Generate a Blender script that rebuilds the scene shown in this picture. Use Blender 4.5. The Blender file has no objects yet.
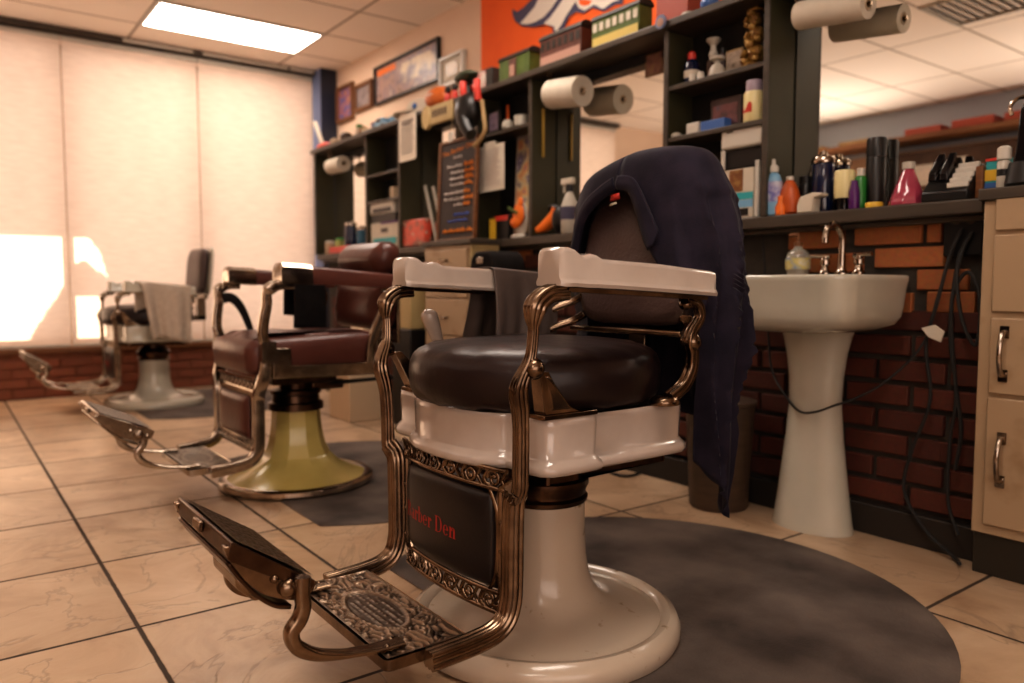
import bpy, bmesh, math, random
from mathutils import Vector, Matrix, noise
random.seed(7)
PI = math.pi
SC = bpy.context.scene
COL = SC.collection

# ------------------------------------------------------------------ camera
F_PX, CXP, CYP, CAM_H = 772.0, 512.0, 341.5, 0.85
YAW, PIT = math.radians(53.4), math.radians(4.0)
FW = Vector((-math.sin(YAW)*math.cos(PIT), math.cos(YAW)*math.cos(PIT), -math.sin(PIT)))
RT = Vector((math.cos(YAW), math.sin(YAW), 0))
UP = RT.cross(FW)
CAM = Vector((0, 0, CAM_H))
def _ray(px, py): return FW + RT*((px-CXP)/F_PX) - UP*((py-CYP)/F_PX)
def atY(px, py, y): r = _ray(px, py); return CAM + r*(y/r.y)
def atX(px, py, x): r = _ray(px, py); return CAM + r*(x/r.x)
def atZ(px, py, z): r = _ray(px, py); return CAM + r*((z-CAM_H)/r.z)
cam_d = bpy.data.cameras.new('camera'); cam = bpy.data.objects.new('camera', cam_d); COL.objects.link(cam)
cam.matrix_world = Matrix(((RT.x, UP.x, -FW.x, 0), (RT.y, UP.y, -FW.y, 0), (RT.z, UP.z, -FW.z, CAM_H), (0, 0, 0, 1)))
cam_d.sensor_width = 36; cam_d.lens = F_PX*36/1024; cam_d.clip_start = 0.02
cam_d.dof.use_dof = True; cam_d.dof.focus_distance = 1.62; cam_d.dof.aperture_fstop = 2.3
SC.camera = cam

# ------------------------------------------------------------------ materials
def M(name, col, rough=0.5, metal=0.0, col2=None, nscale=20.0, bump=0.0, bscale=None, coat=0.0, emit=None, estr=0.0,
      trans=0.0, spec=0.5, attr=False, nlo=0.35, nhi=0.65, sheen=0.0, alpha=None, stretch=None, detail=5.0):
    m = bpy.data.materials.new(name); m.use_nodes = True
    nt = m.node_tree; b = nt.nodes['Principled BSDF']; L = nt.links
    def c4(c): return (c[0], c[1], c[2], 1)
    b.inputs['Base Color'].default_value = c4(col)
    b.inputs['Roughness'].default_value = rough
    b.inputs['Metallic'].default_value = metal
    b.inputs['Specular IOR Level'].default_value = spec
    b.inputs['Coat Weight'].default_value = coat
    b.inputs['Coat Roughness'].default_value = 0.08
    b.inputs['Transmission Weight'].default_value = trans
    b.inputs['Sheen Weight'].default_value = sheen
    if emit: b.inputs['Emission Color'].default_value = c4(emit); b.inputs['Emission Strength'].default_value = estr
    tc = nt.nodes.new('ShaderNodeTexCoord')
    src = tc.outputs['Object']
    if stretch:
        mp = nt.nodes.new('ShaderNodeMapping'); mp.inputs['Scale'].default_value = stretch
        L.new(src, mp.inputs['Vector']); src = mp.outputs['Vector']
    if col2 or bump:
        n = nt.nodes.new('ShaderNodeTexNoise'); n.inputs['Scale'].default_value = nscale; n.inputs['Detail'].default_value = detail
        L.new(src, n.inputs['Vector'])
    if col2:
        mr = nt.nodes.new('ShaderNodeMapRange'); mr.inputs['From Min'].default_value = nlo; mr.inputs['From Max'].default_value = nhi
        mx = nt.nodes.new('ShaderNodeMix'); mx.data_type = 'RGBA'
        mx.inputs['A'].default_value = c4(col); mx.inputs['B'].default_value = c4(col2)
        if attr:
            at = nt.nodes.new('ShaderNodeAttribute'); at.attribute_name = 'h'
            L.new(at.outputs['Fac'], mx.inputs['Factor'])
        else:
            L.new(n.outputs['Fac'], mr.inputs['Value']); L.new(mr.outputs['Result'], mx.inputs['Factor'])
        L.new(mx.outputs['Result'], b.inputs['Base Color'])
    if bump:
        n2 = n
        if bscale:
            n2 = nt.nodes.new('ShaderNodeTexNoise'); n2.inputs['Scale'].default_value = bscale; n2.inputs['Detail'].default_value = 6
            L.new(src, n2.inputs['Vector'])
        bp = nt.nodes.new('ShaderNodeBump'); bp.inputs['Strength'].default_value = bump; bp.inputs['Distance'].default_value = 0.01
        L.new(n2.outputs['Fac'], bp.inputs['Height']); L.new(bp.outputs['Normal'], b.inputs['Normal'])
    return m

def picture(name, cols, scale=9.0, rough=0.35):
    """printed picture: soft blotches of several colours"""
    m = bpy.data.materials.new(name); m.use_nodes = True
    nt = m.node_tree; b = nt.nodes['Principled BSDF']; L = nt.links
    tc = nt.nodes.new('ShaderNodeTexCoord'); n = nt.nodes.new('ShaderNodeTexNoise')
    n.inputs['Scale'].default_value = scale; n.inputs['Detail'].default_value = 3
    L.new(tc.outputs['Object'], n.inputs['Vector'])
    r = nt.nodes.new('ShaderNodeValToRGB'); L.new(n.outputs['Fac'], r.inputs['Fac'])
    els = r.color_ramp.elements
    while len(els) < len(cols): els.new(0.5)
    for i, c in enumerate(cols):
        els[i].position = 0.28 + 0.44*i/max(1, len(cols)-1); els[i].color = (c[0], c[1], c[2], 1)
    L.new(r.outputs['Color'], b.inputs['Base Color']); b.inputs['Roughness'].default_value = rough
    return m

bronze = M('bronze', (.27, .195, .135), .21, 1.0, (.085, .055, .036), 14, .03, 60, nlo=.40, nhi=.72)
bronze_dark = M('bronze_dark', (.13, .08, .052), .28, 1.0, (.06, .036, .025), 14, .03, 60)
bronze_relief = M('bronze_relief', (.010, .006, .005), .33, .85, (.30, .215, .15), attr=True)
chrome = M('chrome', (.50, .44, .37), .15, 1.0, (.27, .22, .175), 14, .03, 40)
chrome_relief = M('chrome_relief', (.035, .025, .018), .48, .9, (.30, .25, .20), attr=True)
steel = M('steel', (0.4875, 0.435, 0.375), .25, 1.0)
porcelain = M('porcelain', (.46, .395, .35), .16, 0, (.40, .34, .295), 7, .02, 30, coat=.6)
porcelain_worn = M('porcelain_worn', (.50, .42, .335), .22, 0, (.27, .19, .12), 26, .05, 60, coat=.3, nlo=.66, nhi=.76)
porcelain_white = M('porcelain_white', (0.518, 0.497, 0.42), .17, 0, (0.476, 0.455, 0.378), 5, 0, coat=.5)
enamel_yellow = M('enamel_yellow', (.56, .455, .165), .2, 0, (.48, .39, .135), 6, 0, coat=.4)
enamel_cream = M('enamel_cream', (.66, .57, .34), .22, 0, (.6, .5, .28), 6, 0, coat=.4)
leather_black = M('leather_black', (.0125, .0065, .0062), .33, 0, (.022, .012, .0115), 5, .22, 16, spec=.32)
leather_pad = M('leather_pad', (.011, .008, .008), .36, 0, (.016, .011, .0105), 8, .05, 160, spec=.4)
leather_back = M('leather_back', (0.0828, 0.054, 0.04896), .42, 0, (0.0612, 0.03744, 0.03456), 7, .25, 90)
leather_brown = M('leather_brown', (.105, .035, .026), .33, 0, (.075, .025, .019), 5, .15, 40, spec=.4)
navy = M('navy_cloth', (.0145, .0122, .0225), .75, 0, (.025, .0205, .036), 14, .12, 260, sheen=.06, spec=.15)
navy_in = M('navy_cloth_inside', (0.0108, 0.0102, 0.0216), .8, 0, (0.0156, 0.0144, 0.0288), 14, .1, 260)
cape_mat = M('cape_nylon', (.098, .074, .064), .5, 0, (.072, .053, .046), 9, .15, 200)
cape_dark = M('cape_dark', (0.04, 0.0272, 0.024), .6, 0, (0.024, 0.0176, 0.016), 9, .1, 200)
towel_white = M('towel_white', (.56, .49, .41), .9, 0, (.50, .43, .355), 30, .12, 160)
black_cloth = M('black_cloth', (.009, .0075, .0075), .8, 0, (.015, .0125, .012), 20, .2, 160, spec=.15)
red_print = M('red_print', (.42, .025, .015), .5)
black_pl = M('black_plastic', (0.0072, 0.0066, 0.0066), .38)
black_gl = M('black_gloss', (.008, .007, .008), .12)
rubber = M('rubber', (.012, .011, .01), .7)
wood_grey = M('wood_grey', (.070, .055, .041), .45, 0, (.050, .039, .029), 5, .06, 30, stretch=(.6, 6, 6))
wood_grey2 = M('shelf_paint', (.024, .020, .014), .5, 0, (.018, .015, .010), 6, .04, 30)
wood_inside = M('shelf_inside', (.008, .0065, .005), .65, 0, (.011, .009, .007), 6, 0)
olive = M('olive_panel', (.040, .037, .018), .5, 0, (.050, .045, .023), 4, .03, 30, spec=.3)
tan_metal = M('tan_metal', (0.3848, 0.2775, 0.1739), .42, 0, (0.296, 0.1961, 0.111), 9, .05, 40, nlo=.6, nhi=.75)
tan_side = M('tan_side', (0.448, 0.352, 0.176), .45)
cream_card = M('cream_card', (0.527, 0.408, 0.2805), .7)
paper = M('paper', (0.5904, 0.533, 0.4428), .85, 0, (0.5412, 0.4838, 0.3936), 12, .1, 60)
white_pl = M('white_plastic', (0.56, 0.528, 0.464), .35)
white_pl2 = M('off_white_plastic', (0.464, 0.432, 0.368), .4)
gold = M('gold_resin', (.40, .25, .07), .38, .35, (.16, .075, .02), 40, .5, 40)
orange = M('orange_paint', (.75, .17, .015), .4)
orange_dk = M('orange_dark', (.45, .085, .012), .4)
red = M('red_paint', (.52, .045, .03), .4)
red2 = M('red_brick_paint', (.33, .06, .035), .5)
blue = M('blue_paint', (.05, .13, .36), .4)
ltblue = M('light_blue', (.20, .40, .58), .35)
navyblue = M('navy_jar_liquid', (.008, .013, .045), .1, coat=.5)
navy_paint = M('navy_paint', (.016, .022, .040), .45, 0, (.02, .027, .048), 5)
navy_lit = M('navy_lit_face', (.16, .20, .33), .45)  # lit copy of the navy, window light put into the colour
teal = M('teal_print', (.03, .33, .36), .5)
purple = M('purple_plastic', (.09, .014, .13), .3)
green = M('green_plastic', (.025, .19, .035), .3)
tgreen = M('train_green', (.085, .125, .025), .5, 0, (.06, .09, .018), 15)
tbrown = M('train_brown', (.11, .042, .03), .5, 0, (.085, .03, .02), 15)
tdark = M('train_dark', (.022, .018, .014), .6)
yellow = M('yellow_paint', (.65, .42, .04), .45)
tyellow = M('train_yellow', (.55, .42, .12), .5)
pinkbr = M('train_pink', (.38, .22, .17), .5)
pink_liq = M('pink_liquid', (.33, .05, .09), .1, coat=.6)
clear_pl = M('clear_plastic', (.75, .75, .70), .08, trans=.75)
wood_br = M('wood_brown', (.20, .085, .03), .5, 0, (.13, .05, .018), 8, .05, 30, stretch=(1, 8, 8))
wood_dk = M('wood_dark', (0.063, 0.0266, 0.0105), .5, 0, (0.035, 0.0154, 0.007), 8, .05, 30)
wood_tan = M('wood_tan', (.42, .29, .14), .55, 0, (.33, .22, .1), 10)
terracotta = M('trash_brown', (.085, .056, .036), .55, 0, (.062, .04, .026), 8, .1, 40, stretch=(1, 1, 6))
skin_pl = M('beige_ceramic', (.46, .34, .23), .5)
lilac = M('lilac_plastic', (.34, .27, .33), .4)
cream_tub = M('cream_tub', (.70, .62, .33), .35)
mirror = M('mirror_glass', (.86, .85, .80), .0, 1.0)
mat_rub = M('mat_rubber', (.058, .047, .042), .75, 0, (.150, .122, .106), 3.6, .25, 120, detail=10, spec=.2)
wall_peach = M('wall_paint', (.66, .49, .36), .8, 0, (.63, .46, .34), 3, .04, 120)
wall_blue = M('wall_blue', (.48, .55, .64), .7)
ext_dark = M('sun_mask_dark', (.12, .09, .07), .9)  # for the added sun screen outside
glass = M('window_glass', (.95, .95, .95), .0, trans=1.0)
chalk_black = M('chalkboard', (.028, .021, .021), .6, 0, (.042, .032, .031), 8)
chalk_white = M('chalk_white', (.60, .54, .50), .9)
chalk_orange = M('chalk_orange', (.55, .18, .03), .9)
chalk_blue = M('chalk_blue', (.08, .13, .42), .9)
ink = M('ink', (.10, .085, .08), .8)
logo_white = M('logo_white', (.62, .56, .48), .8)
logo_navy = M('logo_navy', (.07, .065, .11), .8)
flag_orange = M('flag_orange', (.75, .125, .018), .8, 0, (.70, .11, .015), 4, .05, 80)

def floor_mat():
    m = bpy.data.materials.new('floor_tiles'); m.use_nodes = True; nt = m.node_tree; L = nt.links; N = nt.nodes.new
    b = nt.nodes['Principled BSDF']
    tc = N('ShaderNodeTexCoord'); sp = N('ShaderNodeSeparateXYZ'); L.new(tc.outputs['Object'], sp.inputs[0])
    def math_(op, a, bb=None):
        n = N('ShaderNodeMath'); n.operation = op
        for i, x in enumerate((a, bb)):
            if x is None: continue
            if isinstance(x, (int, float)): n.inputs[i].default_value = x
            else: L.new(x, n.inputs[i])
        return n.outputs[0]
    cells, ds = [], []
    for ax, off in (('X', -.946), ('Y', .370)):
        u = math_('DIVIDE', math_('SUBTRACT', sp.outputs[ax], off), .562)
        cells.append(math_('FLOOR', u)); fr = math_('FRACT', u)
        ds.append(math_('MINIMUM', fr, math_('SUBTRACT', 1.0, fr)))
    d = math_('MINIMUM', ds[0], ds[1])
    wob = N('ShaderNodeTexNoise'); wob.inputs['Scale'].default_value = 30; L.new(tc.outputs['Object'], wob.inputs['Vector'])
    d2 = math_('ADD', d, math_('MULTIPLY', math_('SUBTRACT', wob.outputs['Fac'], .5), .006))
    g = N('ShaderNodeMapRange'); g.inputs['From Min'].default_value = .0075; g.inputs['From Max'].default_value = .0125; L.new(d2, g.inputs['Value'])
    cv = N('ShaderNodeCombineXYZ'); L.new(cells[0], cv.inputs[0]); L.new(cells[1], cv.inputs[1])
    wn = N('ShaderNodeTexWhiteNoise'); L.new(cv.outputs[0], wn.inputs['Vector'])
    # tile-specific offset for the slate veining
    off = N('ShaderNodeVectorMath'); off.operation = 'SCALE'; off.inputs['Scale'].default_value = 9; L.new(wn.outputs['Color'], off.inputs[0])
    ad = N('ShaderNodeVectorMath'); ad.operation = 'ADD'; L.new(tc.outputs['Object'], ad.inputs[0]); L.new(off.outputs[0], ad.inputs[1])
    n1 = N('ShaderNodeTexNoise'); n1.inputs['Scale'].default_value = 3.2; n1.inputs['Detail'].default_value = 9; n1.inputs['Distortion'].default_value = .9
    n1.inputs['Roughness'].default_value = .62
    L.new(ad.outputs[0], n1.inputs['Vector'])
    r = N('ShaderNodeValToRGB'); L.new(n1.outputs['Fac'], r.inputs['Fac'])
    e = r.color_ramp.elements
    e[0].position = .30; e[0].color = (.345, .225, .135, 1); e[1].position = .72; e[1].color = (.60, .455, .315, 1)
    k = e.new(.5); k.color = (.485, .345, .225, 1)
    # thin cracks
    vo = N('ShaderNodeTexNoise'); vo.inputs['Scale'].default_value = 2.2; vo.inputs['Detail'].default_value = 6; vo.inputs['Distortion'].default_value = 1.4
    L.new(ad.outputs[0], vo.inputs['Vector'])
    cr = math_('ABSOLUTE', math_('SUBTRACT', vo.outputs['Fac'], .5))
    crm = N('ShaderNodeMapRange'); crm.inputs['From Min'].default_value = 0; crm.inputs['From Max'].default_value = .012
    crm.inputs['To Min'].default_value = .72; crm.inputs['To Max'].default_value = 1.0; L.new(cr, crm.inputs['Value'])
    br = math_('MULTIPLY', crm.outputs[0], math_('ADD', .86, math_('MULTIPLY', wn.outputs['Value'], .22)))
    mu = N('ShaderNodeMix'); mu.data_type = 'RGBA'; mu.blend_type = 'MULTIPLY'; mu.inputs['Factor'].default_value = 1
    L.new(r.outputs['Color'], mu.inputs['A']); L.new(br, mu.inputs['B'])
    mx = N('ShaderNodeMix'); mx.data_type = 'RGBA'; mx.inputs['A'].default_value = (.045, .030, .020, 1)
    L.new(g.outputs[0], mx.inputs['Factor']); L.new(mu.outputs['Result'], mx.inputs['B']); L.new(mx.outputs['Result'], b.inputs['Base Color'])
    rr = N('ShaderNodeMapRange'); rr.inputs['To Min'].default_value = .8; rr.inputs['To Max'].default_value = .34; L.new(g.outputs[0], rr.inputs['Value'])
    L.new(rr.outputs[0], b.inputs['Roughness'])
    hh = math_('ADD', math_('MULTIPLY', g.outputs[0], .8), math_('ADD', math_('MULTIPLY', n1.outputs['Fac'], .9), math_('MULTIPLY', crm.outputs[0], .5)))
    bp = N('ShaderNodeBump'); bp.inputs['Strength'].default_value = .45; bp.inputs['Distance'].default_value = .008
    L.new(hh, bp.inputs['Height']); L.new(bp.outputs[0], b.inputs['Normal'])
    return m

def ceil_mat():
    m = bpy.data.materials.new('ceiling_tiles'); m.use_nodes = True; nt = m.node_tree; L = nt.links; N = nt.nodes.new
    b = nt.nodes['Principled BSDF']
    tc = N('ShaderNodeTexCoord'); sp = N('ShaderNodeSeparateXYZ'); L.new(tc.outputs['Object'], sp.inputs[0])
    ms = []
    for ax, off, pitch in (('X', -5.85, .61), ('Y', 1.30, 1.22)):
        a = N('ShaderNodeMath'); a.operation = 'SUBTRACT'; L.new(sp.outputs[ax], a.inputs[0]); a.inputs[1].default_value = off - pitch/2
        w = N('ShaderNodeMath'); w.operation = 'FLOORED_MODULO'; L.new(a.outputs[0], w.inputs[0]); w.inputs[1].default_value = pitch
        s = N('ShaderNodeMath'); s.operation = 'SUBTRACT'; L.new(w.outputs[0], s.inputs[0]); s.inputs[1].default_value = pitch/2
        c = N('ShaderNodeMath'); c.operation = 'ABSOLUTE'; L.new(s.outputs[0], c.inputs[0]); ms.append(c.outputs[0])
    mn = N('ShaderNodeMath'); mn.operation = 'MINIMUM'; L.new(ms[0], mn.inputs[0]); L.new(ms[1], mn.inputs[1])
    g = N('ShaderNodeMapRange'); g.inputs['From Min'].default_value = .010; g.inputs['From Max'].default_value = .014; L.new(mn.outputs[0], g.inputs['Value'])
    n = N('ShaderNodeTexNoise'); n.inputs['Scale'].default_value = 90; L.new(tc.outputs['Object'], n.inputs['Vector'])
    mx = N('ShaderNodeMix'); mx.data_type = 'RGBA'; mx.inputs['A'].default_value = (.42, .34, .26, 1); mx.inputs['B'].default_value = (.90, .80, .69, 1)
    L.new(g.outputs[0], mx.inputs['Factor']); L.new(mx.outputs['Result'], b.inputs['Base Color'])
    b.inputs['Roughness'].default_value = .85
    bp = N('ShaderNodeBump'); bp.inputs['Strength'].default_value = .12; bp.inputs['Distance'].default_value = .004
    L.new(n.outputs['Fac'], bp.inputs['Height']); L.new(bp.outputs[0], b.inputs['Normal'])
    return m

def island_mat(name, stops, rough=.75, bump=.3):
    """a different tone for every brick"""
    m = bpy.data.materials.new(name); m.use_nodes = True; nt = m.node_tree; L = nt.links; N = nt.nodes.new
    b = nt.nodes['Principled BSDF']; ge = N('ShaderNodeNewGeometry')
    r = N('ShaderNodeValToRGB'); L.new(ge.outputs['Random Per Island'], r.inputs['Fac'])
    e = r.color_ramp.elements
    while len(e) < len(stops): e.new(.5)
    for i, c in enumerate(stops): e[i].position = i/(len(stops)-1); e[i].color = (*c, 1)
    tc = N('ShaderNodeTexCoord'); n = N('ShaderNodeTexNoise'); n.inputs['Scale'].default_value = 60; n.inputs['Detail'].default_value = 6
    L.new(tc.outputs['Object'], n.inputs['Vector'])
    mx = N('ShaderNodeMix'); mx.data_type = 'RGBA'; mx.blend_type = 'MULTIPLY'; mx.inputs['Factor'].default_value = .5
    L.new(r.outputs['Color'], mx.inputs['A']); L.new(n.outputs['Color'], mx.inputs['B']); L.new(mx.outputs['Result'], b.inputs['Base Color'])
    b.inputs['Roughness'].default_value = rough
    bp = N('ShaderNodeBump'); bp.inputs['Strength'].default_value = bump; bp.inputs['Distance'].default_value = .005
    L.new(n.outputs['Fac'], bp.inputs['Height']); L.new(bp.outputs[0], b.inputs['Normal'])
    return m
brick_shade = island_mat('bricks_shade', [(.095, .022, .011), (.12, .028, .013), (.075, .017, .009), (.105, .025, .012)])  # lower brick, light falloff down the wall put into the darker colour
brick_lit = island_mat('bricks_lit', [(.34, .115, .035), (.42, .15, .05), (.30, .10, .03)])  # upper brick, stronger light near the ledge put into its colour
brick_l = island_mat('bricks_window', [(.26, .085, .045), (.30, .10, .05), (.22, .07, .035)])
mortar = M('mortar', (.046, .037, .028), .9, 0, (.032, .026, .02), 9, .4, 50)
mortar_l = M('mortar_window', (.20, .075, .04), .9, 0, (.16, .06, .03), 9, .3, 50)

def shade_mat():
    m = bpy.data.materials.new('roller_shade_cloth'); m.use_nodes = True; nt = m.node_tree; L = nt.links; N = nt.nodes.new
    out = nt.nodes['Material Output']; nt.nodes.remove(nt.nodes['Principled BSDF'])
    tc = N('ShaderNodeTexCoord'); mp = N('ShaderNodeMapping'); mp.inputs['Scale'].default_value = (1, 1.3, 7); L.new(tc.outputs['Object'], mp.inputs['Vector'])
    n = N('ShaderNodeTexNoise'); n.inputs['Scale'].default_value = 6; n.inputs['Detail'].default_value = 6; L.new(mp.outputs[0], n.inputs['Vector'])
    r = N('ShaderNodeValToRGB'); L.new(n.outputs['Fac'], r.inputs['Fac'])
    r.color_ramp.elements[0].position = .3; r.color_ramp.elements[0].color = (.66, .52, .415, 1)
    r.color_ramp.elements[1].position = .7; r.color_ramp.elements[1].color = (.74, .59, .475, 1)
    d = N('ShaderNodeBsdfDiffuse'); t = N('ShaderNodeBsdfTranslucent'); x = N('ShaderNodeMixShader'); x.inputs[0].default_value = .45
    L.new(r.outputs[0], d.inputs[0]); L.new(r.outputs[0], t.inputs[0]); L.new(d.outputs[0], x.inputs[1]); L.new(t.outputs[0], x.inputs[2])
    L.new(x.outputs[0], out.inputs[0])
    return m
shade_m = shade_mat()
lamp_m = M('troffer_diffuser', (.9, .85, .75), .5, emit=(1, .86, .75), estr=17.0)

# ------------------------------------------------------------------ mesh helpers
def cr(pts, n=8):
    """Catmull-Rom through points (tuples of any length)"""
    P = [tuple(p) for p in pts]; P = [tuple(2*a-b for a, b in zip(P[0], P[1]))] + P + [tuple(2*a-b for a, b in zip(P[-1], P[-2]))]
    out = []
    for i in range(1, len(P)-2):
        for k in range(n):
            t = k/n; t2, t3 = t*t, t*t*t
            out.append(tuple(.5*((2*b)+(-a+c)*t+(2*a-5*b+4*c-d)*t2+(-a+3*b-3*c+d)*t3) for a, b, c, d in zip(P[i-1], P[i], P[i+1], P[i+2])))
    out.append(P[-2]); return out

class MB:
    def __init__(s): s.v = []; s.f = []; s.m = []; s.h = None
    def add(s, vs, fs, mi=0):
        o = len(s.v); s.v += [Vector(p) for p in vs]; s.f += [tuple(i+o for i in f) for f in fs]; s.m += [mi]*len(fs); return s
    def box(s, x0, x1, y0, y1, z0, z1, mi=0):
        vs = [(x, y, z) for x in (x0, x1) for y in (y0, y1) for z in (z0, z1)]
        return s.add(vs, [(0, 1, 3, 2), (4, 6, 7, 5), (0, 4, 5, 1), (2, 3, 7, 6), (0, 2, 6, 4), (1, 5, 7, 3)], mi)
    def cbox(s, c, sx, sy, sz, mi=0): return s.box(c[0]-sx/2, c[0]+sx/2, c[1]-sy/2, c[1]+sy/2, c[2], c[2]+sz, mi)
    def loft(s, loops, cap=True, mi=0, closed=True, capm=None):
        n = len(loops[0]); vs = [p for l in loops for p in l]; fs = []
        for i in range(len(loops)-1):
            for j in range(n if closed else n-1):
                a, b = i*n+j, i*n+(j+1) % n; fs.append((a, b, b+n, a+n))
        s.add(vs, fs, mi)
        if cap and closed:
            o = len(s.v)-len(vs); s.f += [tuple(o+j for j in range(n))[::-1], tuple(o+len(vs)-n+j for j in range(n))]; s.m += [mi if capm is None else capm]*2
        return s
    def lathe(s, prof, c=(0, 0, 0), n=32, sx=1, sy=1, mi=0, axis='z', mis=None):
        loops = []
        for r, z in prof:
            l = []
            for k in range(n):
                a = 2*PI*k/n; x, y = r*math.cos(a)*sx, r*math.sin(a)*sy
                p = (x, y, z) if axis == 'z' else ((z, x, y) if axis == 'x' else (y, z, x))
                l.append((c[0]+p[0], c[1]+p[1], c[2]+p[2]))
            loops.append(l)
        f0 = len(s.f); s.loft(loops, True, mi)
        if mis:
            for i, q in enumerate(mis):
                for k in range(n): s.m[f0+i*n+k] = q
        return s
    def sweep(s, path, sec, side=None, scl=None, mi=0, cap=True):
        P = [Vector(p) for p in path]; loops = []; prev = None
        for i, p in enumerate(P):
            t = (P[min(i+1, len(P)-1)]-P[max(i-1, 0)]).normalized()
            if side is not None: sd = Vector(side); sd = (sd - t*sd.dot(t)).normalized()
            else:
                if prev is None: prev = Vector((0, 0, 1)) if abs(t.z) < .9 else Vector((1, 0, 0))
                sd = (prev - t*prev.dot(t)).normalized(); prev = sd
            nn = t.cross(sd); q = scl[i] if scl else 1.0
            qa, qb = q if isinstance(q, tuple) else (q, q)
            loops.append([p+sd*(a*qa)+nn*(b*qb) for a, b in sec])
        return s.loft(loops, cap, mi)
    def tube(s, path, r, n=8, mi=0, side=None, scl=None):
        return s.sweep(path, [(r*math.cos(2*PI*k/n), r*math.sin(2*PI*k/n)) for k in range(n)], side, scl, mi)
    def prism(s, poly, fn0, fn1, mi=0): return s.loft([[fn0(*p) for p in poly], [fn1(*p) for p in poly]], True, mi)
    def sph(s, c, rx, ry=None, rz=None, n=16, m=10, mi=0):
        ry = rx if ry is None else ry; rz = rx if rz is None else rz
        loops = []
        for i in range(m+1):
            a = -PI/2+PI*i/m; rr = max(math.cos(a), .02)
            loops.append([(c[0]+rx*rr*math.cos(2*PI*k/n), c[1]+ry*rr*math.sin(2*PI*k/n), c[2]+rz*math.sin(a)) for k in range(n)])
        return s.loft(loops, True, mi)
    def grid(s, fn, nu, nv, mi=0, skip=None):
        vs = [fn(i/nu, j/nv) for j in range(nv+1) for i in range(nu+1)]; fs = []
        for j in range(nv):
            for i in range(nu):
                if skip and skip(i, j): continue
                a = j*(nu+1)+i; fs.append((a, a+1, a+nu+2, a+nu+1))
        return s.add(vs, fs, mi)
    def map(s, fn): s.v = [Vector(fn(p)) for p in s.v]; return s
    def mirx(s): s.v = [Vector((-p.x, p.y, p.z)) for p in s.v]; s.f = [f[::-1] for f in s.f]; return s

def rrect(w, d, r, n=5, cx=0, cy=0):
    out = []
    for qx, qy, a0 in ((1, 1, 0), (-1, 1, 90), (-1, -1, 180), (1, -1, 270)):
        for k in range(n+1):
            a = math.radians(a0+90*k/n); out.append((cx+qx*(w/2-r)+r*math.cos(a), cy+qy*(d/2-r)+r*math.sin(a)))
    return out
def ribsec(w, d, k=3, amp=.10):
    """bar section with rounded ribs on all four sides"""
    out = []; n = k*5
    for (ox, oy, tx, ty, a, b) in ((1, 0, 0, 1, d, w), (0, 1, -1, 0, w, d), (-1, 0, 0, -1, d, w), (0, -1, 1, 0, w, d)):
        for i in range(n):
            t = i/n; q = (t-.5)*a; m = min(w, d)
            h = b/2 - amp*m + amp*m*abs(math.sin(PI*k*t)) - max(0, .10-min(t, 1-t))*m*1.3
            out.append((tx*q+ox*h, ty*q+oy*h))
    return out

def setprops(o, label=None, cat=None, group=None, kind=None):
    if label: o['label'] = label
    if cat: o['category'] = cat
    if group: o['group'] = group
    if kind: o['kind'] = kind
    return o
def build(name, mb, mats, parent=None, local=False, bevel=0, solid=0, sub=0, ang=38, seg=2, flat=False):
    me = bpy.data.meshes.new(name); off = Vector((0, 0, 0))
    if parent is not None and not local:
        q = parent
        while q is not None: off += Vector(q.location); q = q.parent
    me.from_pydata([tuple(p-off) for p in mb.v], [], mb.f)
    for m in (mats if isinstance(mats, (list, tuple)) else [mats]): me.materials.append(m)
    for p, k in zip(me.polygons, mb.m): p.material_index = k; p.use_smooth = not flat
    if mb.h is not None:
        a = me.attributes.new('h', 'FLOAT', 'POINT'); a.data.foreach_set('value', mb.h)
    bm = bmesh.new(); bm.from_mesh(me); bmesh.ops.recalc_face_normals(bm, faces=bm.faces); bm.to_mesh(me); bm.free()
    if not flat: me.set_sharp_from_angle(angle=math.radians(ang))
    o = bpy.data.objects.new(name, me); COL.objects.link(o)
    if parent is not None: o.parent = parent
    if solid: md = o.modifiers.new('s', 'SOLIDIFY'); md.thickness = solid; md.offset = 0
    if bevel: md = o.modifiers.new('b', 'BEVEL'); md.width = bevel; md.segments = seg; md.limit_method = 'ANGLE'; md.angle_limit = math.radians(40); md.harden_normals = False
    if sub: md = o.modifiers.new('u', 'SUBSURF'); md.levels = sub; md.render_levels = sub
    return o
def thing(name, label, cat, loc, group=None):
    e = bpy.data.objects.new(name, None); COL.objects.link(e); e.location = loc; e.empty_display_size = .05
    return setprops(e, label, cat, group)
def solo(name, label, cat, mb, mats, group=None, **k):
    return setprops(build(name, mb, mats, None, **k), label, cat, group)
def struct(name, mb, mats, **k): return setprops(build(name, mb, mats, None, **k), kind='structure')
def copy_tree(o, parent=None):
    c = o.copy(); COL.objects.link(c); c.parent = parent
    for ch in list(o.children): copy_tree(ch, c)
    return c

panel_brown = M('panel_brown', (.34, .21, .115), .6, 0, (.26, .15, .08), 5, .05, 30)
chrome_dark = M('chrome_dark', (.22, .17, .13), .25, 1.0)

sign_white = M('sign_white', (.78, .71, .60), .6)

# ================================================================== the room
XL, XR, YB, YF, ZC = -6.96, 2.6, 3.02, -3.46, 2.83
CT = 1.115                                  # counter top height
UF, UM = 2.48, 2.645                         # front of the shelf units, mirror plane
struct('floor', MB().box(XL-.2, XR+.2, YF-.2, YB+.2, -.1, 0), floor_mat(), flat=True)
struct('ceiling', MB().box(XL-.2, XR+.2, YF-.2, YB+.2, ZC, ZC+.1), ceil_mat(), flat=True)
struct('wall_back', MB().box(XL-.2, XR+.2, YB, YB+.12, 0, ZC), wall_peach, flat=True)
struct('wall_right', MB().box(XR, XR+.12, YF-.2, YB, 0, ZC), wall_peach, flat=True)
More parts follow.
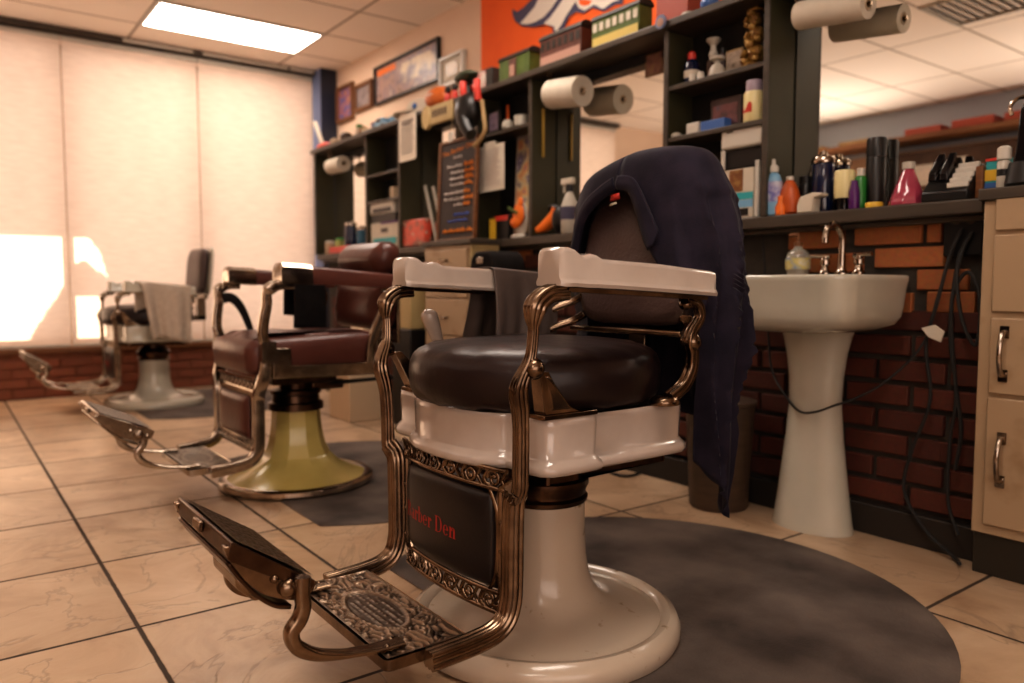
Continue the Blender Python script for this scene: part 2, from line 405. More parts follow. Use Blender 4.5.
# window wall: pieces round the opening
WY0, WY1, WZ0, WZ1 = -1.43, 2.84, .40, 2.72
w = MB(); w.box(XL-.12, XL, YF-.2, YB, 0, WZ0); w.box(XL-.12, XL, YF-.2, YB, WZ1, ZC); w.box(XL-.12, XL, YF-.2, WY0, WZ0, WZ1); w.box(XL-.12, XL, WY1, YB, WZ0, WZ1)
struct('wall_left', w, wall_peach, flat=True)
struct('trim_corner_column', MB().box(XL+.005, -6.76, 2.86, YB-.003, 0, ZC), [navy_paint]).data.materials.append(navy_lit)
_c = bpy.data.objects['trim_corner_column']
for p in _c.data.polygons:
    if p.normal.y < -.5: p.material_index = 1  # front face gets the lit navy
# opposite wall (seen in the mirrors)
o = MB(); o.box(XL-.2, XR+.2, YF-.12, YF, 0, 2.36, 0); o.box(XL-.2, XR+.2, YF-.12, YF, 2.36, ZC, 1)
struct('wall_front', o, [wall_peach, wall_blue], flat=True)

def brick_rows(mb, axis, a0, a1, z0, z1, face, depth, bl, bh, gap, keep=None, jit=0.0):
    z = z0; r = 0
    while z+bh <= z1+1e-4:
        a = a0 - (bl+gap)*(.5 if r % 2 else 0)
        while a < a1:
            s0, s1 = max(a, a0), min(a+bl, a1)
            if s1-s0 > .03 and (keep is None or keep(r, s0, s1, z)):
                j = random.uniform(-jit, jit); k = face+j
                if axis == 'x': mb.box(s0, s1, k-depth, k+.02, z, z+bh)
                else: mb.box(k-.02, k+depth, s0, s1, z, z+bh)
            a += bl+gap
        z += bh+gap; r += 1
    return mb
# back lower wall: mortar body and the brick face
struct('wall_back_lower', MB().box(-6.0, XR, 2.585, YB-.002, 0, 1.06), mortar, flat=True)
def keepb(r, s0, s1, z):
    if z > .98: return False
    if z > .73: return random.random() < .25 and s0 < -2.3
    return True
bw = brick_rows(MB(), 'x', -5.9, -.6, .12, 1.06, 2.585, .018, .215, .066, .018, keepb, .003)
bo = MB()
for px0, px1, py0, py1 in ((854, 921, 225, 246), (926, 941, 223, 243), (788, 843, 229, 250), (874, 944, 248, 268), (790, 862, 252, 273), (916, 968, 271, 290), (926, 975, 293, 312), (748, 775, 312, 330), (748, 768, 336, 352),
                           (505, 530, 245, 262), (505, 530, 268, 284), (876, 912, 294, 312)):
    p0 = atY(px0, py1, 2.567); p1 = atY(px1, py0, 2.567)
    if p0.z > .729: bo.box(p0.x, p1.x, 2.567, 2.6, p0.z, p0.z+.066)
struct('trim_back_bricks', bw, brick_shade, bevel=.004); struct('trim_upper_bricks', bo, brick_lit, bevel=.004)
struct('baseboard_back', MB().box(-6.0, -.9, 2.545, 2.584, 0, .105), M('baseboard_dark', (.020, .015, .011), .6), bevel=.004)
struct('wall_left_lower', MB().box(XL+.002, -6.90, YF, 2.86, 0, .375), mortar_l, flat=True)
struct('trim_window_bricks', brick_rows(MB(), 'y', -1.5, 2.85, .012, .34, -6.90, .012, .20, .062, .014, None, .002), brick_l, bevel=.003)
struct('trim_window_sill', MB().box(XL+.002, -6.87, -1.5, 2.858, .347, .385), wood_br, bevel=.004)

# window panes behind the shades, with mullions at the seams
for n_, (y0, y1) in enumerate(((-1.43, -.17), (-.17, .83), (.83, 1.83), (1.83, 2.84))):
    wf = MB()
    for b in ((y0, y0+.04, WZ0, WZ1), (y1-.04, y1, WZ0, WZ1), (y0+.04, y1-.04, WZ0, WZ0+.05), (y0+.04, y1-.04, WZ1-.05, WZ1)): wf.box(-7.06, -7.01, *b)
    f = struct('window_%d' % (n_+1), wf, steel, bevel=.003)
    build('pane', MB().box(-7.04, -7.035, y0+.04, y1-.04, WZ0+.05, WZ1-.05), glass, f, flat=True)
# roller shades
for k, (y0, y1) in enumerate(((-1.40, -.175), (-.165, .825), (.835, 1.825), (1.835, 2.842))):
    lab = ['closed cream roller shade on the window panel nearest the door', 'sunlit cream roller shade at the left end of the window, brightest patch low on it',
           'cream roller shade behind the far white barber chair, second from the blue column', 'closed cream roller shade next to the dark blue corner column'][k]
    t = thing('roller_shade', lab, 'window shade', (-6.90, (y0+y1)/2, 2.76), 'cream roller shades over the window')
    build('shade_cloth', MB().grid(lambda u, v, y0=y0, y1=y1: (-6.905+.004*math.sin(u*9+k), y0+(y1-y0)*u, .40+(2.74-.40)*v), 24, 30), shade_m, t)
    build('bottom_rail', MB().box(-6.913, -6.893, y0+.003, y1-.003, .388, .408), white_pl2, t, bevel=.003)
    build('roller_tube', MB().lathe([(.022, y0), (.022, y1)], (-6.915, 0, 2.755), 16, axis='y'), white_pl2, t)
struct('trim_head_rail', MB().box(XL+.001, -6.865, -1.45, 2.855, 2.785, 2.829), wood_grey, bevel=.004)
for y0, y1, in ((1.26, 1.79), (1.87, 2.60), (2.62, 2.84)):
    struct('trim_glint_strip', MB().box(-6.864, -6.856, y0, y1, 2.792, 2.822), white_pl, bevel=.003)  # white strips stand in for bright light along the head rail
# unseen screen added outside; its gaps shape the sun patches on the shades
gaps = [[(-.6, 1.242), (.818, 1.244), (.815, .90), (.66, .66), (.52, .411), (-.6, .418)],
        [(.838, 1.245), (.975, 1.243), (1.05, 1.12), (1.095, .94), (1.0, 1.01), (.95, 1.07), (.90, 1.05), (.84, 1.02)],
        [(.825, .75), (.87, .775), (1.035, .775), (1.075, .50), (1.075, .41), (.825, .41)]]
def inside(y, z, P):
    c = False; j = len(P)-1
    for i in range(len(P)):
        (a, b), (d, e) = P[i], P[j]
        if (b > z) != (e > z) and y < (d-a)*(z-b)/(e-b)+a: c = not c
        j = i
    return c
ow = MB(); st = .02
for (y0, y1, z0, z1) in ((-4.5, -.62, -.1, 4), (1.1, 4.5, -.1, 4), (-.62, 1.1, 1.26, 4), (-.62, 1.1, -.1, .40)): ow.add([(-7.5, y0, z0), (-7.5, y1, z0), (-7.5, y1, z1), (-7.5, y0, z1)], [(0, 1, 2, 3)])
for i in range(86):
    for j in range(43):
        y, z = -.62+i*st, .40+j*st
        if not any(inside(y+st/2, z+st/2, g) for g in gaps): ow.add([(-7.5, y, z), (-7.5, y+st, z), (-7.5, y+st, z+st), (-7.5, y, z+st)], [(0, 1, 2, 3)])
struct('sun_mask_outside', ow, ext_dark, flat=True)

# ceiling light troffers
def troffer(x0, x1, y0, y1, lab, src=None):
    t = thing('ceiling_light', lab, 'ceiling light', ((x0+x1)/2, (y0+y1)/2, ZC))
    fr = MB()
    for b in ((x0, x1, y0, y0+.025), (x0, x1, y1-.025, y1), (x0, x0+.025, y0+.025, y1-.025), (x1-.025, x1, y0+.025, y1-.025)): fr.box(*b, ZC-.012, ZC-.0005)
    build('light_frame', fr, white_pl, t, bevel=.002)
    build('diffuser', MB().box(x0+.025, x1-.025, y0+.025, y1-.025, ZC-.009, ZC-.001), lamp_m, t, flat=True)
troffer(-6.46, -5.85, 1.30, 2.52, 'lit rectangular fluorescent ceiling panel near the window')
troffer(-3.41, -2.80, 1.30, 2.52, 'lit rectangular fluorescent ceiling panel above the brown chair')
troffer(-.97, -.36, .08, 1.30, 'lit rectangular fluorescent ceiling panel above the camera side of the white chair')
troffer(.86, 1.47, -2.36, -1.14, 'added rectangular ceiling fill panel, unseen behind the camera')  # unseen panel added for more overall light
# ceiling air vent seen in the mirror
t = thing('ceiling_vent', 'slatted ceiling air vent reflected at the top of the right mirror', 'vent', (-2.48, -.67, ZC))
fr = MB()
for b in ((-2.80, -2.19, -.98, -.95), (-2.80, -2.19, -.40, -.37), (-2.80, -2.77, -.95, -.40), (-2.22, -2.19, -.95, -.40)): fr.box(*b, ZC-.014, ZC-.0005)
build('vent_frame', fr, white_pl2, t, bevel=.002)
sl = MB()
for i in range(9): sl.add([(-2.76+i*.06, -.95, ZC-.003), (-2.73+i*.06, -.95, ZC-.016), (-2.73+i*.06, -.40, ZC-.016), (-2.76+i*.06, -.40, ZC-.003)], [(0, 1, 2, 3)])
build('slats', sl, wood_grey, t, flat=True, solid=.002)

# ------------------------------------------------------------------ mirrors, counter, shelf units
XU = [(-6.5, -5.99), (-5.09, -4.58), (-3.68, -3.17), (-2.27, -1.76)]     # unit extents; the first is only its right panel
cm = MB(); cm.box(-6.0, -1.014, UF, UM+.02, CT-.045, CT)
solo('counter_ledge', 'long grey-brown wooden counter ledge running under the mirrors', 'counter', cm, wood_grey, bevel=.006)
struct('trim_counter_apron', MB().box(-6.0, -1.014, UF+.05, 2.584, CT-.062, CT-.046), wood_grey, bevel=.003)
mlab = {0: 'leftmost narrow wall mirror beside the window end of the counter', 1: 'wall mirror behind the chalkboard menu', 2: 'wall mirror behind the navy shirt, between two tall shelf units', 3: 'large wall mirror above the white sink'}
for k, (x0, x1) in enumerate(((-5.985, -5.095), (-4.575, -3.685), (-3.165, -2.275), (-1.755, XR-.01))):
    t = thing('wall_mirror', mlab[k], 'mirror', ((x0+x1)/2, UM, CT), 'mirrors along the back wall')
    build('glass', MB().box(x0, x1, UM, UM+.006, CT+.002, 1.90), mirror, t, flat=True)
    build('backing', MB().box(x0, x1, UM+.007, UM+.02, CT+.022, 1.90), wood_dk, t, flat=True)
TS = 1.915                                  # underside of the top shelf
solo('top_shelf', 'long grey top shelf running above the mirrors and shelf units', 'shelf', MB().box(-6.02, -.7, UF-.03, YB-.003, TS, TS+.032), wood_grey, bevel=.005)
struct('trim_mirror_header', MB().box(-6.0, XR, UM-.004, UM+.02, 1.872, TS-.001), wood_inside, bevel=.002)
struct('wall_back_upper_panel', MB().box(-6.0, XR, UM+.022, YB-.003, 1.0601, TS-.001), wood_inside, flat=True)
sides = MB()
t = thing('side_panel', 'tall olive end panel beside the blue corner column', 'panel', (-6.0, 2.56, CT))
build('panel_board', MB().box(-6.018, -5.992, UF+.004, UM-.002, CT+.001, TS-.002), olive, t, bevel=.002); build('edge_strip', MB().box(-6.019, -5.991, UF-.004, UF+.0035, CT+.001, TS-.002), wood_grey, t, bevel=.002)
ulab = {1: 'tall narrow open shelf unit left of the chalkboard menu', 2: 'tall open shelf unit right of the chalkboard, holding the sports poster', 3: 'tall open shelf unit behind the navy shirt, filled with bottles and figurines'}
ush = {1: (1.455, 1.64), 2: (1.70,), 3: (1.475, 1.685)}
for k in (1, 2, 3):
    x0, x1 = XU[k]
    t = thing('shelf_unit', ulab[k], 'shelf', ((x0+x1)/2, 2.56, CT), 'shelf units between the mirrors')
    for xa, xb in ((x0, x0+.022), (x1-.022, x1)):
        sd = MB().box(xa, xb, UF+.004, UM-.002, CT+.001, TS-.002)
        s_ = build('side_panel', sd, olive, t, bevel=.002)
        build('edge_strip', MB().box(xa-.001, xb+.001, UF-.004, UF+.0035, CT+.001, TS-.002), wood_grey, s_, bevel=.002)
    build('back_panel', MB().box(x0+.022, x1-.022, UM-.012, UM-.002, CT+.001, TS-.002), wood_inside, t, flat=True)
    for z in ush[k]: build('shelf', MB().box(x0+.0225, x1-.0225, UF, UM-.013, z-.02, z), wood_grey, t, bevel=.003)

# shelf and things along the opposite wall, seen only in the mirrors
solo('wood_shelf', 'long brown shelf on the opposite wall, seen in the right mirror', 'shelf', MB().box(-6.2, .2, YF+.002, -3.05, 2.41, 2.46), wood_br, bevel=.005)
solo('wall_panelling', 'dark brown panelled cabinets below the shelf on the opposite wall, in the right mirror', 'cabinet', MB().box(-4.6, .2, YF+.002, -3.2, 1.93, 2.30, 0).box(-4.6, .2, YF+.002, -3.23, 1.0, 1.92, 1), [wood_dk, panel_brown], bevel=.01)
bx = [(-4.95, .30, .035, wood_tan, 'low tan box on the opposite shelf, leftmost in the mirror'), (-4.45, .34, .045, wood_tan, 'flat tan carton on the opposite shelf, second from the left in the mirror'), (-3.75, .34, .07, red2, 'brick red box on the opposite shelf behind the black clipper rack'),
      (-3.30, .36, .085, red2, 'long dull red box on the opposite shelf, second red one in the mirror'), (-2.88, .30, .08, red2, 'dull red box on the opposite shelf at the right end of the mirror')]
for x, wd, h, m_, lb in bx: solo('storage_box', lb, 'box', MB().box((x-wd/2)*1.08, (x+wd/2)*1.08, -3.35, -3.08, 2.461, 2.461+h), m_, 'boxes on the opposite shelf', bevel=.006)
for (px, py, pw, ph, lb, m_) in ((928, 175, 26, 24, 'white framed card with a blue print, reflected above the pink flask', picture('card_print', [(.62, .55, .5), (.66, .58, .5), (.22, .2, .4)], 5)), (958, 164, 22, 16, 'white framed notice reflected behind the black clipper rack', paper)):
    yw = 2*UM-YF-.235; a = atY(px-pw/2, py+ph/2, yw); b = atY(px+pw/2, py-ph/2, yw)
    t = thing('framed_notice', lb, 'picture', ((a.x+b.x)/2, -3.228, a.z), 'framed notices on the opposite wall')
    build('frame', MB().box(a.x, b.x, -3.2285, -3.19, a.z, b.z), white_pl, t, bevel=.004)
    build('print', MB().box(a.x+.05, b.x-.05, -3.189, -3.186, a.z+.05, b.z-.05), m_, t, flat=True)
# door in the window wall beyond the shades
d_ = struct('door_1', MB().box(XL+.002, XL+.04, -2.75, -1.82, 0.002, 2.1), wood_tan, bevel=.004)
build('door_handle', MB().tube([(XL+.045, -1.95, 1.0), (XL+.09, -1.95, 1.0), (XL+.09, -2.06, 1.0)], .01), steel, d_)

def thin_glass():
    m = bpy.data.materials.new('thin_glass'); m.use_nodes = True; nt = m.node_tree; N = nt.nodes.new; L = nt.links
    nt.nodes.remove(nt.nodes['Principled BSDF']); out = nt.nodes['Material Output']
    a = N('ShaderNodeBsdfTransparent'); g = N('ShaderNodeBsdfGlossy'); g.inputs['Roughness'].default_value = 0; x = N('ShaderNodeMixShader'); x.inputs[0].default_value = .07
    L.new(a.outputs[0], x.inputs[1]); L.new(g.outputs[0], x.inputs[2]); L.new(x.outputs[0], out.inputs[0]); return m
_tg = thin_glass()
for o in bpy.data.objects:
    if o.name.startswith('pane') and o.type == 'MESH' and o.data.materials[0] == glass: o.data.materials[0] = _tg

# ------------------------------------------------------------------ barber chairs (local: base centre at 0,0,0, the sitter faces -Y)
def poly_off(P, d):
    n = len(P); out = []
    for i in range(n):
        a, b, c = Vector(P[i-1]), Vector(P[i]), Vector(P[(i+1) % n])
        t = (c-a).normalized(); out.append((b.x+t.y*d, b.y-t.x*d))
    return out
def fbm(x, y, z=0): return noise.fractal(Vector((x, y, z)), 1.0, 2.0, 4)

def relief_plate(root, name, x0, x1, y0, y1, z, mat_rel, mat_side, nx=150, ny=66, th=.028):
    """step plate with raised scrollwork and an oval medallion"""
    cx, cy = (x0+x1)/2, (y0+y1)/2; W, D = (x1-x0), (y1-y0); hs = []
    def h(u, v):
        X, Y = abs((u-.5)*2), (v-.5)*2
        e = (X/.56)**2+(Y/.66)**2
        bd = min(u*W, (1-u)*W, v*D, (1-v)*D)
        if bd < .006: return .8
        if e < .72: return .30+.25*max(0, math.sin(Y*38)*(abs(Y) < .45)*(noise.noise(Vector((u*60, v*9, 3))) > 0))
        if e < 1.0: return .55+.45*math.sin((e-.72)/.28*PI)*(.7+.3*math.sin(math.atan2(Y, X)*40))
        p = Vector((X*5.5, Y*3.2, 1.7)); q = noise.noise_vector(p*.9)
        s = math.sin((X*17+q.x*6.5))*math.sin((Y*9+q.y*6.5))
        return max(0, min(1, .5+.9*(abs(s)**.6-.45)*1.2))
    vs = []
    for j in range(ny+1):
        for i in range(nx+1):
            u, v = i/nx, j/ny; q = h(u, v); hs.append(q); vs.append((x0+W*u, y0+D*v, z-.007+.007*q))
    mb = MB(); mb.add(vs, [(j*(nx+1)+i, j*(nx+1)+i+1, (j+1)*(nx+1)+i+1, (j+1)*(nx+1)+i) for j in range(ny) for i in range(nx)])
    mb.h = hs
    tr = build(name, MB().loft([[(a, b, zz) for a, b in rrect(W+.012+o_, D+.012+o_, .012, 3, cx, cy)] for zz, o_ in ((z-th, -.01), (z-th+.004, 0), (z-.003, 0), (z-.0055, -.004))]), mat_side, root, local=True)
    build('relief_top', mb, mat_rel, tr, local=True, ang=80)

def paddle(root, pv, L_, ang, W, mats, worn=True):
    """hinged upper foot rest: slab, cheeks and a curved shell under it; pv=(y,z) pivot, ang = rise of the slab"""
    du = (-math.cos(ang), math.sin(ang)); dv = (math.sin(ang), math.cos(ang))
    def P(x, u, v): return (x, pv[0]+du[0]*u+dv[0]*v, pv[1]+du[1]*u+dv[1]*v)
    m_rel, m_side, m_edge = mats; t = .022
    slab = MB(); slab.loft([[P(x, u, v) for u, v in ((-.03, -t), (-.034, -.010), (-.03, -.001), (L_-.004, .001), (L_+.001, -.002), (L_-.011, -t-.006), (L_-.018, -t-.007))] for x in (-W/2, W/2)])
    s_ = build('foot_paddle', slab, m_edge, root, local=True, bevel=.002)
    nx, ny = 90, 34; hs = []; vs = []
    for j in range(ny+1):
        for i in range(nx+1):
            u, v = i/nx, j/ny; X = abs(u-.5)*2
            q = .5+.5*math.sin(X*46+3*noise.noise(Vector((X*5, v*4, 0))))*math.sin(v*30+3*noise.noise(Vector((X*5, v*4, 5))))
            if min(u, 1-u)*W < .01 or min(v, 1-v)*L_ < .008: q = .9
            hs.append(q*.75); vs.append(P(-W/2+.010+(W-.020)*u, -.028+(L_+.018)*v, .0015+.003*q))
    mb = MB(); mb.add(vs, [(j*(nx+1)+i, j*(nx+1)+i+1, (j+1)*(nx+1)+i+1, (j+1)*(nx+1)+i) for j in range(ny) for i in range(nx)]); mb.h = hs
    build('relief_top', mb, m_rel, s_, local=True, ang=80)
    ck = [(-.036, -.002), (L_-.004, -.006), (L_-.016, -t-.006), (L_*.78, -.036), (L_*.55, -.050), (L_*.30, -.056), (.01, -.052), (-.022, -.042), (-.036, -.026)]
    ck = [(a, b) for a, b in cr(ck + [ck[0]], 3)][:-1]
    for sx in (-1, 1):
        c = MB().loft([[P(sx*(W/2-.001), u, v) for u, v in ck], [P(sx*(W/2-.018), u, v) for u, v in ck]])
        c_ = build('paddle_cheek', c, m_side, root, local=True, bevel=.002)
        build('pivot_knob', MB().sph(P(sx*(W/2+.006), .012, -.03), .012, .017, .017).sph(P(sx*(W/2), -.018, -.026), .008, .008, .008).sph(P(sx*(W/2), .042, -.026), .008, .008, .008), m_side, c_, local=True)
    sh = MB(); pr = cr([(L_-.020, -.034), (L_*.74, -.043), (L_*.56, -.053), (L_*.30, -.064), (.01, -.066), (-.016, -.058)], 6)
    sh.loft([[P(x, u, v) for u, v in pr] for x in (-W/2+.004, -W/2+.02, 0, W/2-.02, W/2-.004)], cap=False, closed=False)
    build('paddle_shell', sh, m_edge, root, local=True, solid=.007)
    build('paddle_latch', MB().loft([[P(x, u, v) for u, v in ((L_+.001, -.004), (L_+.010, -.008), (L_+.002, -.024), (L_-.008, -.022))] for x in (-.02, .02)]), m_side, root, local=True, bevel=.002)
    br = MB()
    br.loft([[P(x, u, v) for u, v in ((.02, -.062), (.07, -.058), (.055, -.078), (.01, -.086), (-.016, -.062))] for x in (-.06, .09)])
    build('paddle_bracket', br, m_side, root, local=True, bevel=.006)

HOOK = [(-.50, .168), (-.55, .168), (-.584, .172), (-.625, .178), (-.672, .192), (-.706, .216), (-.714, .243), (-.700, .262), (-.692, .285), (-.694, .31), (-.692, .338)]
def foot_hooks(root, xs, m_, dy=0, dz=0, w_=.034):
    for x in xs:
        pth = [(x, a+dy, b+dz) for a, b in cr(HOOK, 5)]
        n = len(pth); sc = [(1.25 - .45*min(1, i/(n*.35)), .42 if i < n*.25 else .42+.58*min(1, (i-n*.25)/(n*.2))) for i in range(n)]
        h_ = build('foot_hook', MB().sweep(pth, [(a*w_, b*.026) for a, b in rrect(1, 1, .3, 3)], (1, 0, 0), sc), m_, root, local=True)
        build('screw', MB().sph((x-.012, -.515+dy, .172+dz), .006, .006, .004).sph((x+.012, -.535+dy, .172+dz), .006, .006, .004), m_, h_, local=True)

def apron_curve(p, y0, b=.022, hw=.22): return (p[0], p[1]+y0-b*(1-(p[0]/hw)**2), p[2])

def scroll_band(z0, z1, x0, x1, n):
    """pierced scrollwork band (made flat at y=0)"""
    mb = MB(); h = z1-z0; cw = (x1-x0)/n; zc = (z0+z1)/2
    for zz in (z0+.004, z1-.004): mb.tube([(x0, 0, zz), ((x0+x1)/2, 0, zz), (x1, 0, zz)] if False else [(x0+(x1-x0)*i/24, 0, zz) for i in range(25)], .0058, 6)
    for k in range(n):
        cx = x0+cw*(k+.5); s = 1 if k < n/2 else -1; r = h*.40
        pts = []
        for i in range(22):
            a = i/21*2.6*PI; q = r*(1-.72*i/21); pts.append((cx+s*q*math.cos(a), 0, zc+q*math.sin(a)*(1 if k % 2 else -1)))
        mb.tube(pts, .0044, 6, scl=[1.2-.5*i/21 for i in range(22)])
        mb.sph(pts[-1], .006, .005, .006, 8, 6)
        mb.tube([(cx-s*cw*.5, 0, z0+.006), (cx-s*cw*.3, 0, zc), (cx-s*cw*.48, 0, z1-.006)], .0042, 6)
        mb.tube(cr([(cx+s*r*.7, 0, z0+.006), (cx+s*cw*.40, 0, zc-.004), (cx+s*r*.8, 0, z1-.007)], 4), .0048, 6)
    return mb

GL = {'B': 2, 'D': 2}
def serif_text(txt, x, z, cap, fn, mb):
    """Didone-like letters: thick stems, hairline serifs, ring bowls (flat polygons in x,z pushed through fn)"""
    S = cap; st = .155*S; hair = .045*S; xh = .66*S
    def quad(a, b, c, d): mb.add([fn(*a), fn(*b), fn(*c), fn(*d)], [(0, 1, 2, 3)])
    def rect(x0, z0, x1, z1): quad((x0, z0), (x1, z0), (x1, z1), (x0, z1))
    def ring(cx, cz, rx, rz, a0, a1, tk, tn, n=18):
        for i in range(n):
            A, B = [math.radians(a0+(a1-a0)*(i+j)/n) for j in (0, 1)]
            def pt(a, inn):
                t = tn+(tk-tn)*abs(math.cos(a))**1.3 if inn else 0
                return (cx+(rx-t*1.0)*math.cos(a), cz+(rz-(tn if inn else 0))*math.sin(a))
            quad(pt(A, 0), pt(B, 0), pt(B, 1), pt(A, 1))
    for ch in txt:
        if ch == ' ': x += .36*S; continue
        if ch == 'B':
            rect(x+.07*S, z, x+.07*S+st, z+S); rect(x, z, x+.36*S, z+hair); rect(x, z+S-hair, x+.34*S, z+S); rect(x+.2*S, z+.51*S, x+.36*S, z+.51*S+hair)
            ring(x+.34*S, z+.765*S, .24*S, .235*S, -90, 90, st*.9, hair); ring(x+.36*S, z+.275*S, .27*S, .275*S, -90, 90, st, hair); x += .72*S
        elif ch == 'D':
            rect(x+.07*S, z, x+.07*S+st, z+S); rect(x, z, x+.34*S, z+hair); rect(x, z+S-hair, x+.34*S, z+S)
            ring(x+.33*S, z+.5*S, .42*S, .5*S, -90, 90, st*1.05, hair, 24); x += .85*S
        elif ch == 'a':
            rect(x+.29*S, z+.06*S, x+.29*S+st, z+.48*S); ring(x+.27*S, z+.46*S, .17*S, .21*S, 0, 150, st*.8, hair); ring(x+.19*S, z+.17*S, .17*S, .185*S, 60, 300, st, hair)
            rect(x+.3*S, z, x+.52*S, z+hair*1.3); x += .55*S
        elif ch == 'b':
            rect(x+.04*S, z, x+.04*S+st, z+S); rect(x-.02*S, z+S-hair, x+.1*S, z+S); ring(x+.27*S, z+xh/2, .26*S, xh/2, -150, 150, st, hair, 24); x += .62*S
        elif ch == 'e':
            ring(x+.27*S, z+xh/2, .26*S, xh/2, 0, 320, st, hair, 26); rect(x+.08*S, z+xh*.5, x+.53*S, z+xh*.5+hair); x += .60*S
        elif ch == 'r':
            rect(x+.07*S, z, x+.07*S+st, z+xh); rect(x, z, x+.3*S, z+hair); rect(x, z+xh-hair, x+.1*S, z+xh); ring(x+.32*S, z+xh*.72, .13*S, .28*xh, 30, 180, st*.5, hair)
            ring(x+.38*S, z+xh*.82, .075*S, .075*S, 0, 359, .07*S, .07*S); x += .50*S
        elif ch == 'n':
            rect(x+.07*S, z, x+.07*S+st, z+xh); rect(x, z, x+.28*S, z+hair); rect(x, z+xh-hair, x+.1*S, z+xh)
            rect(x+.42*S, z, x+.42*S+st, z+xh*.68); rect(x+.36*S, z, x+.64*S, z+hair); ring(x+.385*S, z+xh*.66, .19*S, .34*xh, 0, 180, st, hair); x += .68*S
    return x

